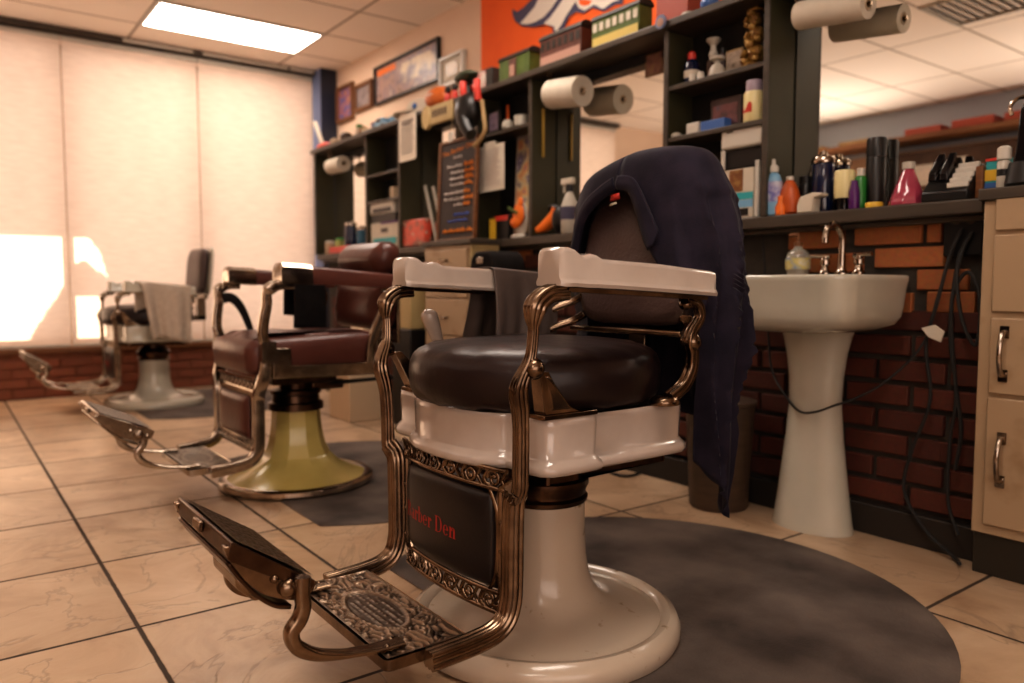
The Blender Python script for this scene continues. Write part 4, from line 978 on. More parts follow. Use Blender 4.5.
# floor mats (D shaped)
def dmat(cx, cy, r, ycut, lab):
    P = []
    for k in range(72):
        a = 2*PI*k/72; x, y = cx+r*math.cos(a), cy+r*math.sin(a); P.append((x, max(y, ycut)))
    mb = MB(); mb.loft([[(x, y, z) for x, y in poly_off(P, d)] for z, d in ((.0006, 0), (.003, .001), (.0055, -.006), (.0062, -.02))])
    solo('floor_mat', lab, 'mat', mb, mat_rub, 'rubber mats under the chairs', ang=60)
dmat(-1.44, 1.485, .765, 1.06, 'large dark rubber mat with a round edge under the nearest barber chair')
dmat(-3.20, 1.50, .765, 1.06, 'dark rubber mat under the brown barber chair')
dmat(-5.98, 1.50, .765, 1.06, 'dark rubber mat under the far white barber chair')

# ================================================================== sink, bin, cabinets
SX, SY = -1.525, 2.355
sk = thing('pedestal_sink', 'white pedestal wash basin in front of the brick wall below the mirror', 'sink', (SX, SY, 0))
def so(w, d, r, z, cy=0): return [(SX+x, SY+y, z) for x, y in rrect(w, d, r, 8, 0, cy)]
b = MB()
b.loft([so(.20, .20, .08, .700), so(.30, .26, .10, .703), so(.42, .34, .12, .710), so(.525, .40, .10, .730), so(.55, .418, .09, .755), so(.557, .425, .085, .79), so(.565, .437, .085, .85), so(.57, .447, .085, .870), so(.572, .449, .085, .882), so(.568, .445, .083, .8880), so(.556, .433, .08, .890),
        so(.46, .30, .11, .889, -.035), so(.44, .28, .11, .883, -.035), so(.40, .25, .11, .84, -.035), so(.30, .18, .08, .79, -.035), so(.10, .08, .035, .775, -.035)])
build('basin', b, porcelain_white, sk, ang=60)
build('pedestal', MB().lathe([(.155, 0), (.155, .012), (.150, .03), (.140, .10), (.126, .20), (.110, .33), (.101, .43), (.100, .47), (.104, .54), (.115, .62), (.130, .68), (.140, .702)], (SX-.01, SY+.12, 0), 48, sx=.95, sy=.66), porcelain_white, sk, ang=60)
fx, fy = SX+.06, 2.50
fa = build('faucet', MB().lathe([(.026, .8895), (.026, .90), (.016, .908), (.013, .92), (.0125, .96)], (fx, fy, 0), 20).tube(cr([(fx, fy, .95), (fx, fy, 1.01), (fx-.002, fy-.012, 1.045), (fx-.005, fy-.045, 1.066), (fx-.008, fy-.078, 1.05), (fx-.009, fy-.088, 1.02), (fx-.009, fy-.089, 1.0)], 6), .0115, 12), chrome, sk)
for s in (-1, 1):
    hx = fx+s*.062
    build('tap_handle', MB().lathe([(.022, .8895), (.022, .902), (.014, .91), (.012, .925), (.017, .93), (.017, .945), (.011, .952), (.011, .958)], (hx, fy, 0), 16).tube([(hx-.005*s, fy, .958), (hx+s*.05, fy-.01, .962)], .0075, 8).tube([(hx, fy, .958), (hx-s*.02, fy, .958)], .0075, 8), chrome, fa)

def bottle(name, lab, cat, p, prof, mat, parts=(), group=None, n=24, sx=1, sy=1):
    """prof (r,z) from z=0; parts: (name, profile, material)"""
    t = thing(name, lab, cat, p, group)
    build('body', MB().lathe(prof, (0, 0, 0), n, sx, sy), mat, t, local=True)
    for nm, pr, m_ in parts: build(nm, MB().lathe(pr, (0, 0, 0), n, sx, sy), m_, t, local=True)
    return t
def px_m(n, p): return n*(Vector(p)-CAM).dot(FW)/F_PX      # size in metres of n photo pixels at p
def on(px, y, z):
    if z > 1 and z < 1.91: y = sq(y)
    p = atY(px, 300, y); return (p.x, y, z)    # on a shelf of height z, y metres back
def sq(y): return 2.49+(y-2.49)*.5 if y > 2.49 else y      # the ledge and shelves are shallow
def ytop(py, px, y): return atY(px, py, sq(y)).z                 # height of a photo row at that depth

p = on(797, 2.50, .890)
t = bottle('soap_bottle', 'clear soap bottle with brown pump standing on the sink beside the tap', 'bottle', p, [(.02, .001), (.036, .004), (.042, .03), (.043, .06), (.036, .085), (.016, .10), (.014, .108)], clear_pl,
           [('soap', [(.017, .003), (.036, .006), (.038, .04), (.02, .05)], skin_pl), ('pump', [(.016, .1085), (.016, .122), (.006, .124), (.006, .148)], wood_br)])
build('pump_head', MB().tube([(0, 0, .150), (-.03, -.01, .148)], .008, 8), wood_br, t, local=True)
build('label', MB().lathe([(.0435, .025), (.0438, .065)], (0, 0, 0), 24), picture('soap_label', [(.5, .48, .42), (.5, .42, .12), (.2, .28, .4)], 30), t, local=True)

bp = (-1.90, 2.415, 0)
t = thing('waste_bin', 'round brown waste bin on the floor left of the sink, behind the hanging shirt', 'bin', bp)
build('bin_body', MB().lathe([(.105, .001), (.112, .01), (.130, .40), (.135, .415), (.127, .415), (.122, .40), (.105, .02), (.001, .015)], (0, 0, 0), 36), terracotta, t, local=True)
build('bin_rim', MB().lathe([(.131, .40), (.138, .405), (.138, .418), (.128, .418)], (0, 0, 0), 36), terracotta, t, local=True)

# right hand cabinet
cx0, cx1, cy0 = -1.0, -.42, 2.45
t = thing('cabinet', 'tall cream-tan metal cabinet with three drawers at the right edge, right of the cables', 'cabinet', (cx0+.29, 2.5, 0))
build('carcass', MB().box(cx0, cx1, cy0, 2.58, .125, 1.10), tan_metal, t, bevel=.004)
build('top_slab', MB().box(cx0-.012, cx1, cy0-.015, 2.58, 1.1005, 1.135), wood_grey, t, bevel=.004)
build('plinth', MB().box(cx0+.004, cx1, cy0+.01, 2.58, .001, .124), wood_grey2, t, bevel=.003)
def zY(py, px=1000): return atY(px, py, cy0).z
for nm, ya, yb, hd in (('drawer', 197, 231, None), ('drawer', 235, 312, 'h'), ('drawer', 318, 394, (1004, 354)), ('door', 398, 527, (1001, 460))):
    z1, z0 = zY(ya), zY(yb)
    d = build(nm, MB().box(cx0+.035, cx1-.03, cy0-.012, cy0-.0005, z0, z1), tan_metal, t, bevel=.004)
    if hd == 'h': build('handle', MB().tube(cr([(cx0+.20, cy0-.012, z0+.02), (cx0+.20, cy0-.035, z0+.02), (cx0+.31, cy0-.035, z0+.02), (cx0+.31, cy0-.012, z0+.02)], 4), .007, 8), chrome, d)
    elif hd:
        h = atY(hd[0], hd[1], cy0-.012); hz = h.z
        build('handle', MB().tube(cr([(h.x, cy0-.013, hz+.062), (h.x, cy0-.026, hz+.060), (h.x, cy0-.042, hz+.03), (h.x, cy0-.046, hz-.01), (h.x, cy0-.032, hz-.055), (h.x, cy0-.013, hz-.062)], 4), .0075, 8).box(h.x-.012, h.x+.012, cy0-.016, cy0-.0125, hz+.045, hz+.08).box(h.x-.012, h.x+.012, cy0-.016, cy0-.0125, hz-.08, hz-.045), chrome, d, ang=60)
# tan drawer chest under the chalkboard
hx0, hx1, hy0 = -3.935, -3.45, 2.29
t = thing('drawer_chest', 'tan metal drawer chest under the chalkboard menu', 'cabinet', ((hx0+hx1)/2, 2.43, 0))
build('carcass', MB().box(hx0, hx1-.012, hy0, 2.476, .10, 1.082), tan_metal, t, bevel=.004)
build('side_lit', MB().box(hx1-.011, hx1, hy0, 2.476, .10, 1.082), tan_side, t, bevel=.002)  # paler yellow side, the warm light on it put into the colour
build('top_slab', MB().box(hx0-.012, hx1+.012, hy0-.015, UF-.002, 1.0825, 1.113), wood_grey, t, bevel=.004)
build('plinth', MB().box(hx0+.01, hx1-.01, hy0+.02, 2.476, .001, .099), wood_grey2, t)
zz = 1.07
for h in (.125, .15, .21, .24, .21):
    d = build('drawer', MB().box(hx0+.02, hx1-.025, hy0-.012, hy0-.0005, zz-h, zz-.012), tan_metal, t, bevel=.004); zm = zz-h/2-.006
    build('handle', MB().tube(cr([(hx0+.20, hy0-.012, zm), (hx0+.205, hy0-.03, zm-.004), (hx0+.265, hy0-.03, zm-.004), (hx0+.27, hy0-.012, zm)], 3), .006, 8), bronze, d)
    zz -= h
# tan stand on a black crate left of the chest
t = thing('cart', 'narrow tan stand with a black lower box, left of the drawer chest', 'cart', (-4.17, 2.35, 0))
build('tan_box', MB().box(-4.27, -4.06, 2.26, 2.44, .60, .86), tan_side, t, bevel=.006); build('black_box', MB().box(-4.28, -4.05, 2.25, 2.45, .001, .598), black_pl, t, bevel=.008)
# carton on the floor
t = thing('carton', 'cream cardboard carton on the floor behind the brown chair', 'box', (-4.62, 2.13, 0))
build('carton_body', MB().box(-4.78, -4.47, 2.05, 2.30, .001, .27), cream_card, t, bevel=.004); build('lid', MB().box(-4.785, -4.465, 2.045, 2.305, .2705, .30), cream_card, t, bevel=.004)
# black tool case in front of the chest
kx = atY(481, 262, 1.95).x; kz = atY(481, 251, 1.95).z-1.012
t = thing('tool_case', 'black round-topped tool case standing in front of the drawer chest', 'bag', (kx, 2.05, 0))
ck = [(-.10, .001), (.10, .001), (.105, .30), (.10, .93), (.085, .985), (.05, 1.012), (-.05, 1.012), (-.085, .985), (-.10, .93), (-.105, .30)]
build('case_body', MB().loft([[(kx+x, y, z+(kz if z > .2 else 0)) for x, z in ck] for y in (1.95, 2.13)]), black_cloth, t, bevel=.015)
build('badge', MB().box(kx-.03, kx+.02, 1.944, 1.949, .955+kz, .985+kz), steel, t, bevel=.002)
# socket and cables
sp = atY(966, 228, 2.56)
t = thing('power_outlet', 'black double power outlet on the brick wall beside the tan cabinet', 'outlet', sp)
build('plate', MB().box(sp.x-.062, sp.x+.05, 2.553, 2.566, sp.z-.085, sp.z+.085), black_pl, t, bevel=.004)
for s in (-1, 1): build('socket', MB().lathe([(.019, -.0005), (.019, -.004), (.015, -.005)], (sp.x-.006+s*.022, 2.553, sp.z+.03), 16, axis='y'), wood_grey, t)
def cable(lab, pts, r=.006, m_=rubber): return solo('power_cable', lab, 'cable', MB().tube(cr(pts, 8), r, 8), m_, 'cables below the outlet')
def pc(px, py, y): q = atY(px, py, y); return (q.x, y, q.z)
cable('black cable from the outlet looping widest left down to the floor', [pc(962, 228, 2.545), pc(950, 255, 2.535), pc(938, 300, 2.53), pc(926, 345, 2.53), pc(930, 400, 2.53), pc(912, 450, 2.53), pc(904, 490, 2.525), pc(925, 530, 2.52), (-1.06, 2.50, .012), (-1.03, 2.46, .012)])
cable('black cable hanging nearly straight from the outlet beside the cabinet', [pc(972, 232, 2.545), pc(958, 262, 2.54), pc(950, 330, 2.535), pc(956, 395, 2.535), pc(950, 440, 2.535), pc(948, 500, 2.53), pc(958, 535, 2.51)])
cable('black cable with a big loop under the outlet', [pc(966, 240, 2.54), pc(957, 275, 2.53), pc(962, 320, 2.525), pc(976, 345, 2.53), pc(980, 300, 2.535), pc(968, 272, 2.54), pc(952, 300, 2.535), pc(954, 370, 2.535), pc(961, 430, 2.535), pc(955, 470, 2.53)])
cable('thin black cord running from the outlet across the front of the sink pedestal', [pc(955, 240, 2.54), pc(938, 295, 2.53), pc(922, 345, 2.52), pc(885, 382, 2.48), pc(856, 398, 2.43), pc(836, 405, 2.385), pc(815, 412, 2.375), pc(799, 411, 2.385), pc(785, 395, 2.43), pc(772, 370, 2.50), pc(768, 330, 2.545), pc(764, 260, 2.555), pc(762, 224, 2.56)], .0042)
q = atY(932, 333, 2.50)
solo('paper_tag', 'small white tag on the cable beside the outlet', 'tag', MB().loft([[(q.x+x, 2.50+y, q.z+z) for x, z in ((-.035, .014), (.006, .026), (.036, .006), (.026, -.028), (-.012, -.014))] for y in (0, .008)]), paper, bevel=.002)
solo('floor_cable', 'black cable loop lying on the floor behind the white chair', 'cable', MB().tube(cr([*[tuple(atZ(px, py, .007)) for px, py in ((606, 466), (612, 473), (628, 476), (642, 471), (640, 464), (628, 461))]], 8), .006, 8), rubber)

# ================================================================== small things
def boxon(name, lab, cat, px0, px1, pt, y, dep, z, mat, group=None, parts=None, bev=.004):
    """a box standing at height z, its front face y, spanning photo columns px0..px1, top at photo row pt"""
    if z < 1.9: y, dep = sq(y), dep*.5
    x0, x1 = atY(px0, 250, y).x, atY(px1, 250, y).x
    h = atY((px0+px1)/2, pt, y).z - z
    t = thing(name, lab, cat, ((x0+x1)/2, y+dep/2, z), group)
    build('body', MB().box(x0, x1, y, y+dep, z+.001, z+h), mat, t, bevel=bev)
    if parts:
        for nm, (u0, u1, v0, v1), m_ in parts: build(nm, MB().box(x0+(x1-x0)*u0, x0+(x1-x0)*u1, y-.0025, y-.0005, z+h*v0, z+h*v1), m_, t, flat=True)
    return t
# --- counter in front of the right mirror
p = on(770, 2.545, CT); h = ytop(160, 770, 2.545)-CT; r = px_m(20, p)/2
t = bottle('lotion_bottle', 'light blue lotion bottle with a white cap beside the shelf unit, right of the shirt', 'bottle', p, [(r*.8, .001), (r, .006), (r*1.02, h*.35), (r*.98, h*.6), (r*.75, h*.72), (r*.45, h*.76)], ltblue,
           [('cap', [(r*.5, h*.765), (r*.62, h*.78), (r*.6, h*.87), (r*.3, h*.9), (r*.25, h)], white_pl), ('label', [(r*1.03, h*.25), (r*1.05, h*.35), (r*1.03, h*.6)], picture('lotion_label', [(.45, .5, .6), (.12, .12, .4), (.5, .5, .6), (.4, .2, .3)], 18))], sy=.7)
p = on(787, 2.575, CT); h = ytop(177, 787, 2.575)-CT; r = px_m(22, p)/2
bottle('spray_bottle', 'round orange bottle with a white cap beside the blue lotion bottle', 'bottle', p, [(r*.7, .001), (r, .01), (r*1.05, h*.3), (r*.9, h*.6), (r*.5, h*.85), (r*.3, h*.9)], orange_dk, [('cap', [(r*.35, h*.905), (r*.35, h)], white_pl)], sy=.8)
p = on(779, 2.525, CT)
solo('orange_cap', 'small bright orange cap in front of the orange bottle', 'cap', MB().lathe([(.02, .001), (.022, .03), (.013, .05), (.013, .07)], p, 16), orange)
p = on(808, 2.53, CT); cw = px_m(24, p)
t = thing('paper_strip', 'curled white paper strip roll in front of the dark blue jar', 'paper', p)
build('roll', MB().loft([[(p[0]+x, p[1]+y, CT+z) for x, z in ((-cw*.5, .001), (-cw*.5, .03), (-cw*.38, .058), (cw*.2, .07), (cw*.6, .066), (cw*.6, .056), (cw*.25, .052), (cw*.22, .001))] for y in (-.02, .03)]), paper, t, bevel=.004)
p = on(820, 2.70, CT); h = ytop(152, 820, 2.70)-CT; r = px_m(24, p)/2
t = bottle('disinfectant_jar', 'tall jar of dark blue comb disinfectant with a chrome lid, against the right mirror', 'jar', p, [(r*.85, .001), (r*.9, .01), (r*.9, h*.76), (r*.85, h*.8)], navyblue,
       [('lid', [(r*.98, h*.805), (r*1.02, h*.85), (r*.9, h*.9), (r*.35, h*.94), (r*.3, h)], chrome)])
p = on(803, 2.74, CT)
bottle('black_jar', 'low black jar beside the tall blue disinfectant jar', 'jar', p, [(.026, .001), (.028, .01), (.028, .10), (.022, .12)], black_pl, [('lid', [(.024, .1205), (.024, .145), (.006, .15)], black_pl)])
p = on(841, 2.64, CT); h = ytop(171, 841, 2.64)-CT; r = px_m(19, p)/2
bottle('shaving_brush', 'cream shaving brush tub on a black base, right of the dark blue jar', 'brush', p, [(r*.7, .001), (r*.6, .02), (r*.75, h*.28), (r*.8, h*.32)], black_gl, [('cream_top', [(r*.95, h*.325), (r*1.02, h*.5), (r*1.02, h*.95), (r*.9, h)], cream_tub)])
p = on(851, 2.60, CT); h = ytop(181, 851, 2.60)-CT
bottle('bottle', 'small purple bottle between the cream brush tub and the green bottle', 'bottle', p, [(.016, .001), (.018, .01), (.018, h*.6), (.012, h*.85), (.010, h)], purple)
p = on(857, 2.66, CT); h = ytop(169, 857, 2.66)-CT
bottle('bottle', 'slim bright green bottle with a clear top beside the black cylinder', 'bottle', p, [(.018, .001), (.02, .01), (.02, h*.75), (.014, h*.82)], green, [('cap', [(.014, h*.825), (.014, h)], white_pl)])
p = on(872, 2.72, CT); h = ytop(139, 872, 2.72)-CT; r = px_m(19, p)/2
bottle('hairspray_can', 'tall black cylinder against the right mirror, left of the pink flask', 'bottle', p, [(r, .001), (r, h*.72), (r*.97, h*.73)], black_pl, [('cap', [(r*1.0, h*.735), (r*1.0, h*.97), (r*.9, h)], black_pl)])
p = on(871, 2.56, CT)
solo('yellow_tin', 'small flat yellow tin in front of the black cylinder', 'tin', MB().lathe([(.028, .001), (.028, .014), (.026, .018)], p, 24), yellow)
p = on(904, 2.60, CT); h = ytop(163, 904, 2.60)-CT; r = px_m(36, p)/2
bottle('flask', 'pink conical flask with a pale stopper on the counter before the right mirror', 'flask', p, [(r*.98, .001), (r, .006), (r*.8, h*.3), (r*.38, h*.75), (r*.28, h*.84)], pink_liq, [('stopper', [(r*.33, h*.845), (r*.33, h), (r*.2, h*1.01)], white_pl2)], n=9)
# clipper rack
x0, x1 = atY(925, 250, 2.54).x, atY(978, 250, 2.54).x
t = thing('clipper_rack', 'black stepped clipper rack with a row of white guards, right of the pink flask', 'clipper rack', ((x0+x1)/2, 2.56, CT))
pr = [(2.50, .001), (2.62, .001), (2.62, .115), (2.59, .115), (2.50, .03)]
build('stand', MB().loft([[(x, y, CT+z) for y, z in pr] for x in (x0, x1-.02)]), black_pl, t, bevel=.004)
for i in range(2):
    a = x0+.004+i*.034; build('clipper', MB().loft([[(a+dx, 2.53+.03*k, CT+.066+.034*k+dz) for dx, dz in ((0, 0), (.028, 0), (.026, .028), (.002, .028))] for k in (0, .5, 1, 2)]), black_gl, t, bevel=.004)
for i in range(5):
    a = x0+.072; build('guard', MB().box(a+.0, a+.062, 2.508+.018*i, 2.520+.018*i, CT+.040+.0165*i, CT+.056+.0165*i), white_pl, t, bevel=.003)
boxon('brush_block', 'brown wooden brush standing right of the clipper rack', 'brush', 972, 980, 166, 2.60, .12, CT, wood_br)
t = boxon('striped_box', 'teal, yellow and blue striped packet beside the tan cabinet top', 'box', 982, 1006, 158, 2.62, .05, CT, teal, None,
      [('yellow_stripe', (0, 1, .45, .72), yellow), ('blue_stripe', (0, 1, .2, .4), blue), ('red_stripe', (0, 1, .93, 1), red)])
CT2 = 1.136
p = on(998, 2.53, CT2); h = ytop(147, 998, 2.53)-CT2; r = px_m(12, p)/2
bottle('bottle', 'small cream bottle at the left corner of the tan cabinet top', 'bottle', p, [(r*.9, .001), (r, .006), (r, h*.62), (r*.7, h*.68)], white_pl2, [('label', [(r*1.02, h*.3), (r*1.02, h*.46)], black_pl), ('cap', [(r*1.05, h*.69), (r*1.05, h*.95), (r*.6, h)], white_pl)])
p = on(1021, 2.53, CT2)
t = thing('clipper_stand', 'black clipper stand with a curved chrome hook on the tan cabinet top', 'clipper stand', p)
build('foot', MB().lathe([(.05, .001), (.055, .01), (.05, .04), (.045, .07)], p, 20), black_pl, t); build('clipper_body', MB().loft([[(p[0]+dx*k, p[1]+dy, CT2+z) for dx, dy in ((-.022, -.02), (.022, -.02), (.022, .02), (-.022, .02))] for z, k in ((.072, 1.3), (.14, 1), (.21, .85), (.235, .5))]), black_gl, t, bevel=.004)
build('hook', MB().tube(cr([(p[0]+.02, p[1], CT2+.2), (p[0]+.01, p[1], CT2+.25), (p[0]-.03, p[1], CT2+.255), (p[0]-.05, p[1], CT2+.235), (p[0]-.045, p[1], CT2+.21)], 5), .006, 8), chrome, t)
# --- shelf unit behind the shirt
Z1, Z2, Z3 = 1.686, 1.476, CT
p = on(688, 2.62, Z1); 
bottle('bottle', 'dark bottle with a white label and red cap band, upper shelf behind the shirt', 'bottle', p, [(.030, .001), (.032, .008), (.032, .085), (.02, .105)], navyblue, [('label', [(.0325, .03), (.033, .06)], paper), ('cap', [(.018, .1055), (.018, .13), (.01, .14)], red)])
p = on(709, 2.66, Z1)
bottle('dispenser_bottle', 'brown dispenser bottle with a white funnel top on the upper shelf', 'bottle', p, [(.024, .001), (.026, .008), (.026, .08), (.016, .092)], wood_dk, [('pump', [(.014, .0925), (.02, .11), (.012, .13), (.012, .145), (.03, .165), (.028, .172)], white_pl2)])
p = on(718, 2.70, Z1); bottle('bottle', 'slim dark bottle between the funnel bottle and the small photo', 'bottle', p, [(.015, .001), (.016, .09), (.01, .11)], leather_back, [('cap', [(.011, .1105), (.011, .13)], black_pl)])
p = on(713, 2.56, Z1); bottle('cream_pump', 'low white pump jar at the front of the upper shelf', 'jar', p, [(.03, .001), (.034, .006), (.03, .03), (.02, .045), (.012, .05), (.012, .062), (.03, .066), (.03, .076)], white_pl2)
for px, lb in ((689, 'left of two tiny white pots at the front edge of the upper shelf'), (697, 'right of two tiny white pots at the front edge of the upper shelf')):
    solo('pot', lb, 'pot', MB().lathe([(.013, .001), (.014, .022), (.011, .028)], on(px, 2.51, Z1), 16), white_pl, 'tiny white pots')
boxon('photo_block', 'small square photo block on the upper shelf beside the gold figurine', 'picture', 722, 739, 50, 2.67, .02, Z1, wood_tan, None, [('photo', (.08, .92, .08, .92), picture('photo_a', [(.1, .08, .06), (.45, .36, .28), (.2, .17, .15)], 30))])
# gold figurine: three stacked figures
p = on(750, 2.62, Z1); t = thing('figurine', 'tall gold and brown figurine of stacked figures on the upper shelf', 'figurine', p)
fg = MB()
fg.lathe([(.045, .001), (.048, .012), (.04, .02)], p, 20)
for k, (dx, zz, s) in enumerate(((0, .055, 1.0), (.006, .125, .85), (-.004, .185, .75))):
    c = (p[0]+dx, p[1], Z1+zz); fg.sph(c, .038*s, .034*s, .04*s, 14, 10); fg.sph((c[0]-.008, c[1]-.022*s, c[2]+.036*s), .021*s, .021*s, .021*s, 12, 8)
    for q in (-1, 1): fg.tube(cr([(c[0]+q*.03*s, c[1]-.01, c[2]+.015), (c[0]+q*.036*s, c[1]-.034*s, c[2]-.005), (c[0]+q*.012, c[1]-.042*s, c[2]+.008)], 4), .009*s, 8)
    for q in (-1, 1): fg.sph((c[0]+q*.026*s, c[1]-.03*s, c[2]-.025*s), .017*s, .02*s, .015*s, 10, 6)
build('figure', fg, gold, t)
build('hat', MB().lathe([(.030, .214), (.033, .22), (.02, .226), (.018, .236), (.004, .238)], p, 18), gold, t)
p = on(750, 2.56, Z2); h = ytop(82, 750, 2.56)-Z2; r = px_m(21, p)/2
bottle('cream_tub', 'cream yellow tub with lilac lid and red print on the middle shelf', 'tub', p, [(r*.92, .001), (r, .006), (r, h*.68), (r*.9, h*.73)], cream_tub, [('lid', [(r*.8, h*.735), (r*.82, h*.97), (r*.75, h)], lilac)])
tt = Vector(p); build('red_print', MB().grid(lambda u, v: (tt.x+(r+.001)*math.sin((u-.75)*1.7), tt.y-(r+.001)*math.cos((u-.75)*1.7), tt.z+h*(.22+.25*v*(.6+.4*math.sin(u*9)))), 10, 2), red, bpy.data.objects['cream_tub'], flat=True)
boxon('dark_box', 'dark maroon box lying on the middle shelf beside the cream tub', 'box', 708, 738, 98, 2.64, .10, Z2, leather_back, None, [('print', (.1, .9, .2, .8), picture('box_print', [(.08, .05, .05), (.2, .08, .08), (.1, .09, .12)], 20))])
boxon('case', 'flat navy blue case at the front of the middle shelf', 'case', 698, 722, 120, 2.53, .09, Z2, blue)
boxon('card_box', 'small white box left on the middle shelf, next to the blue case', 'box', 684, 696, 123, 2.52, .05, Z2, white_pl)
p = on(674, 2.52, Z2); solo('pot', 'tiny cream lid at the left end of the middle shelf', 'pot', MB().lathe([(.022, .001), (.022, .012), (.012, .018)], p, 16), white_pl2)
# soap / towel dispenser in the lowest compartment
x0, x1 = atY(721, 250, 2.51).x, -1.79
zt, zb = ytop(124, 740, 2.52), ytop(160, 740, 2.52)
t = thing('towel_steamer', 'white rounded dispenser machine with a dark open mouth above the boxes, behind the shirt', 'dispenser', ((x0+x1)/2, 2.6, CT))
pr = [(2.492, zb+.045), (2.494, zt-.012), (2.51, zt), (2.61, zt), (2.625, zt-.02), (2.625, zb+.045)]
build('housing', MB().loft([[(x, y, z) for y, z in pr] for x in (x0, x1)]), white_pl, t, bevel=.012, seg=3)
build('dark_mouth', MB().box(x0+.004, x1-.004, 2.512, 2.62, zb-.03, zb+.0445), black_pl, t, bevel=.006)
build('mouth_side', MB().box(x0, x0+.016, 2.497, 2.511, zb-.03, zb+.0445), white_pl, t, bevel=.004)
build('base', MB().box(x0, x1-.004, 2.56, 2.626, CT+.001, zb-.031), white_pl2, t, bevel=.004)
build('vent_line', MB().box(x0+.03, x0+.06, 2.492, 2.498, zt-.03, zt-.024), black_pl, t)
boxon('product_box', 'white box with a brown picture and teal band below the white dispenser', 'box', 722, 752, 169, 2.52, .055, CT, paper, None,
      [('brown_picture', (.22, .66, .55, .98), picture('bp', [(.12, .05, .02), (.2, .08, .03), (.4, .25, .08)], 25)), ('teal_band', (0, 1, .38, .52), teal), ('pale_band', (0, 1, .22, .37), ltblue), ('black_logo', (.42, .85, .06, .20), black_pl)])
boxon('leaflet_box', 'slim white box at the right side of the lowest shelf behind the shirt', 'box', 753, 757, 160, 2.51, .03, CT, white_pl)

# --- paper towel rolls on horizontal arms under the top shelf
def roll(x0, x1, y, z, r, lab, tilt=0):
    rot = lambda p: (x0+(p.x-x0)*math.cos(tilt)+(p.z-z)*math.sin(tilt), p.y, z-(p.x-x0)*math.sin(tilt)+(p.z-z)*math.cos(tilt))
    t = thing('paper_towel_holder', lab, 'paper towel', ((x0+x1)/2, y, z), 'paper towel rolls')
    build('paper_roll', MB().lathe([(.022, x0), (r*.98, x0), (r, x0+.004), (r, x1-.004), (r*.98, x1), (.022, x1), (.020, x1-.02), (.020, x0+.02)], (0, y, z), 40, axis='x', mis=None).map(rot), paper, t, ang=50)
    build('core', MB().lathe([(.0195, x0-.001), (.0195, x1+.001), (.014, x1+.001), (.014, x0-.001)], (0, y, z), 24, axis='x').map(rot), cream_card, t)
    a = MB(); a.tube([(x0-.014, y, z), (x1+.012, y, z)], .007, 8); a.map(rot); a.tube([(x0-.012, y, z), (x0-.012, y, TS-.002)], .006, 8); a.lathe([(.02, -.012), (.02, .001)], (x0-.012, y, TS-.001), 14)
    build('wire_arm', a, bronze, t)
def roll_at(pxl, pxr, pyl, pyr, y, ph, lab):
    a = atY(pxl, pyl, y); b = atY(pxr, pyr, y); roll(a.x, b.x, y, a.z, px_m(ph, (a+b)/2)/2, lab, math.atan2(a.z-b.z, b.x-a.x))
roll_at(552, 583, 94.5, 91, 2.510, 29.5, 'white paper towel roll hanging in front of the middle mirror, right of the poster')
roll_at(799, 869, 16, 3.5, 2.527, 28.5, 'white paper towel roll at the top right, above the sink mirror')
roll_at(331, 344, 167, 163.5, 2.52, 15.5, 'white paper towel roll nearest the blue corner column')

# --- things on the top shelf: toy railway carriages
TT = TS+.0325
def carriage(px0, px1, pb, pt, m_, band, lab, n, y=2.56, dep=.085):
    x0, x1 = atY(px0, 30, y).x, atY(px1, 30, y).x; zc_ = (px0+px1)/2
    h = atY(zc_, pt, y).z-TT; L_ = x1-x0
    t = thing('toy_railway_carriage', lab, 'toy train', ((x0+x1)/2, y+dep/2, TT), 'toy railway carriages on the top shelf')
    build('carriage_body', MB().box(x0, x1, y, y+dep, TT+.03, TT+h*.84), m_, t, bevel=.003)
    build('roof', MB().loft([[(x, y+dep/2+a*(dep/2+.006), TT+h*.845+b*h*.155) for a, b in ((-1, 0), (-.85, .55), (-.4, 1), (.4, 1), (.85, .55), (1, 0))] for x in (x0-.006, x1+.006)]), tdark, t)
    build('underframe', MB().box(x0+.004, x1-.004, y+.01, y+dep-.01, TT+.014, TT+.029), tdark, t)
    for f_ in (.14, .26, .74, .86):
        for yy in (y+.014, y+dep-.014): build('wheel', MB().lathe([(.0125, -.003), (.0125, .003)], (x0+L_*f_, yy, TT+.0135), 14, axis='y'), tdark, t)
    if band: build('side_band', MB().box(x0+.006, x1-.006, y-.0025, y-.0005, TT+.03+h*.06, TT+.03+h*.27), band, t, flat=True)
    for i in range(n): build('carriage_window', MB().box(x0+L_*(i+.2)/n, x0+L_*(i+.8)/n, y-.003, y-.0006, TT+h*.56, TT+h*.76), tdark if band != tyellow else paper, t, flat=True)
    return t, x0, x1, y, h
t, x0, x1, y, h = carriage(499, 529, 74, 51, tgreen, None, 'short green toy boxcar with a door, leftmost carriage on the top shelf', 0)
build('sliding_door', MB().box(x0+(x1-x0)*.36, x0+(x1-x0)*.60, y-.006, y-.0006, TT+.032, TT+h*.8), tbrown, t, bevel=.002); build('door_picture', MB().box(x0+(x1-x0)*.40, x0+(x1-x0)*.55, y-.008, y-.0062, TT+.05, TT+h*.6), pinkbr, t)
carriage(540, 581, 58, 27, tbrown, pinkbr, 'dark brown toy railway carriage with a pinkish side band, middle of the top shelf', 7)
carriage(592, 639, 40, 6, tgreen, tyellow, 'green toy railway carriage with white windows and a yellow side band', 7)
boxon('wooden_box', 'red-brown wooden box on the top shelf right of the green carriage', 'box', 653, 684, -10, 2.56, .12, TT, red2)
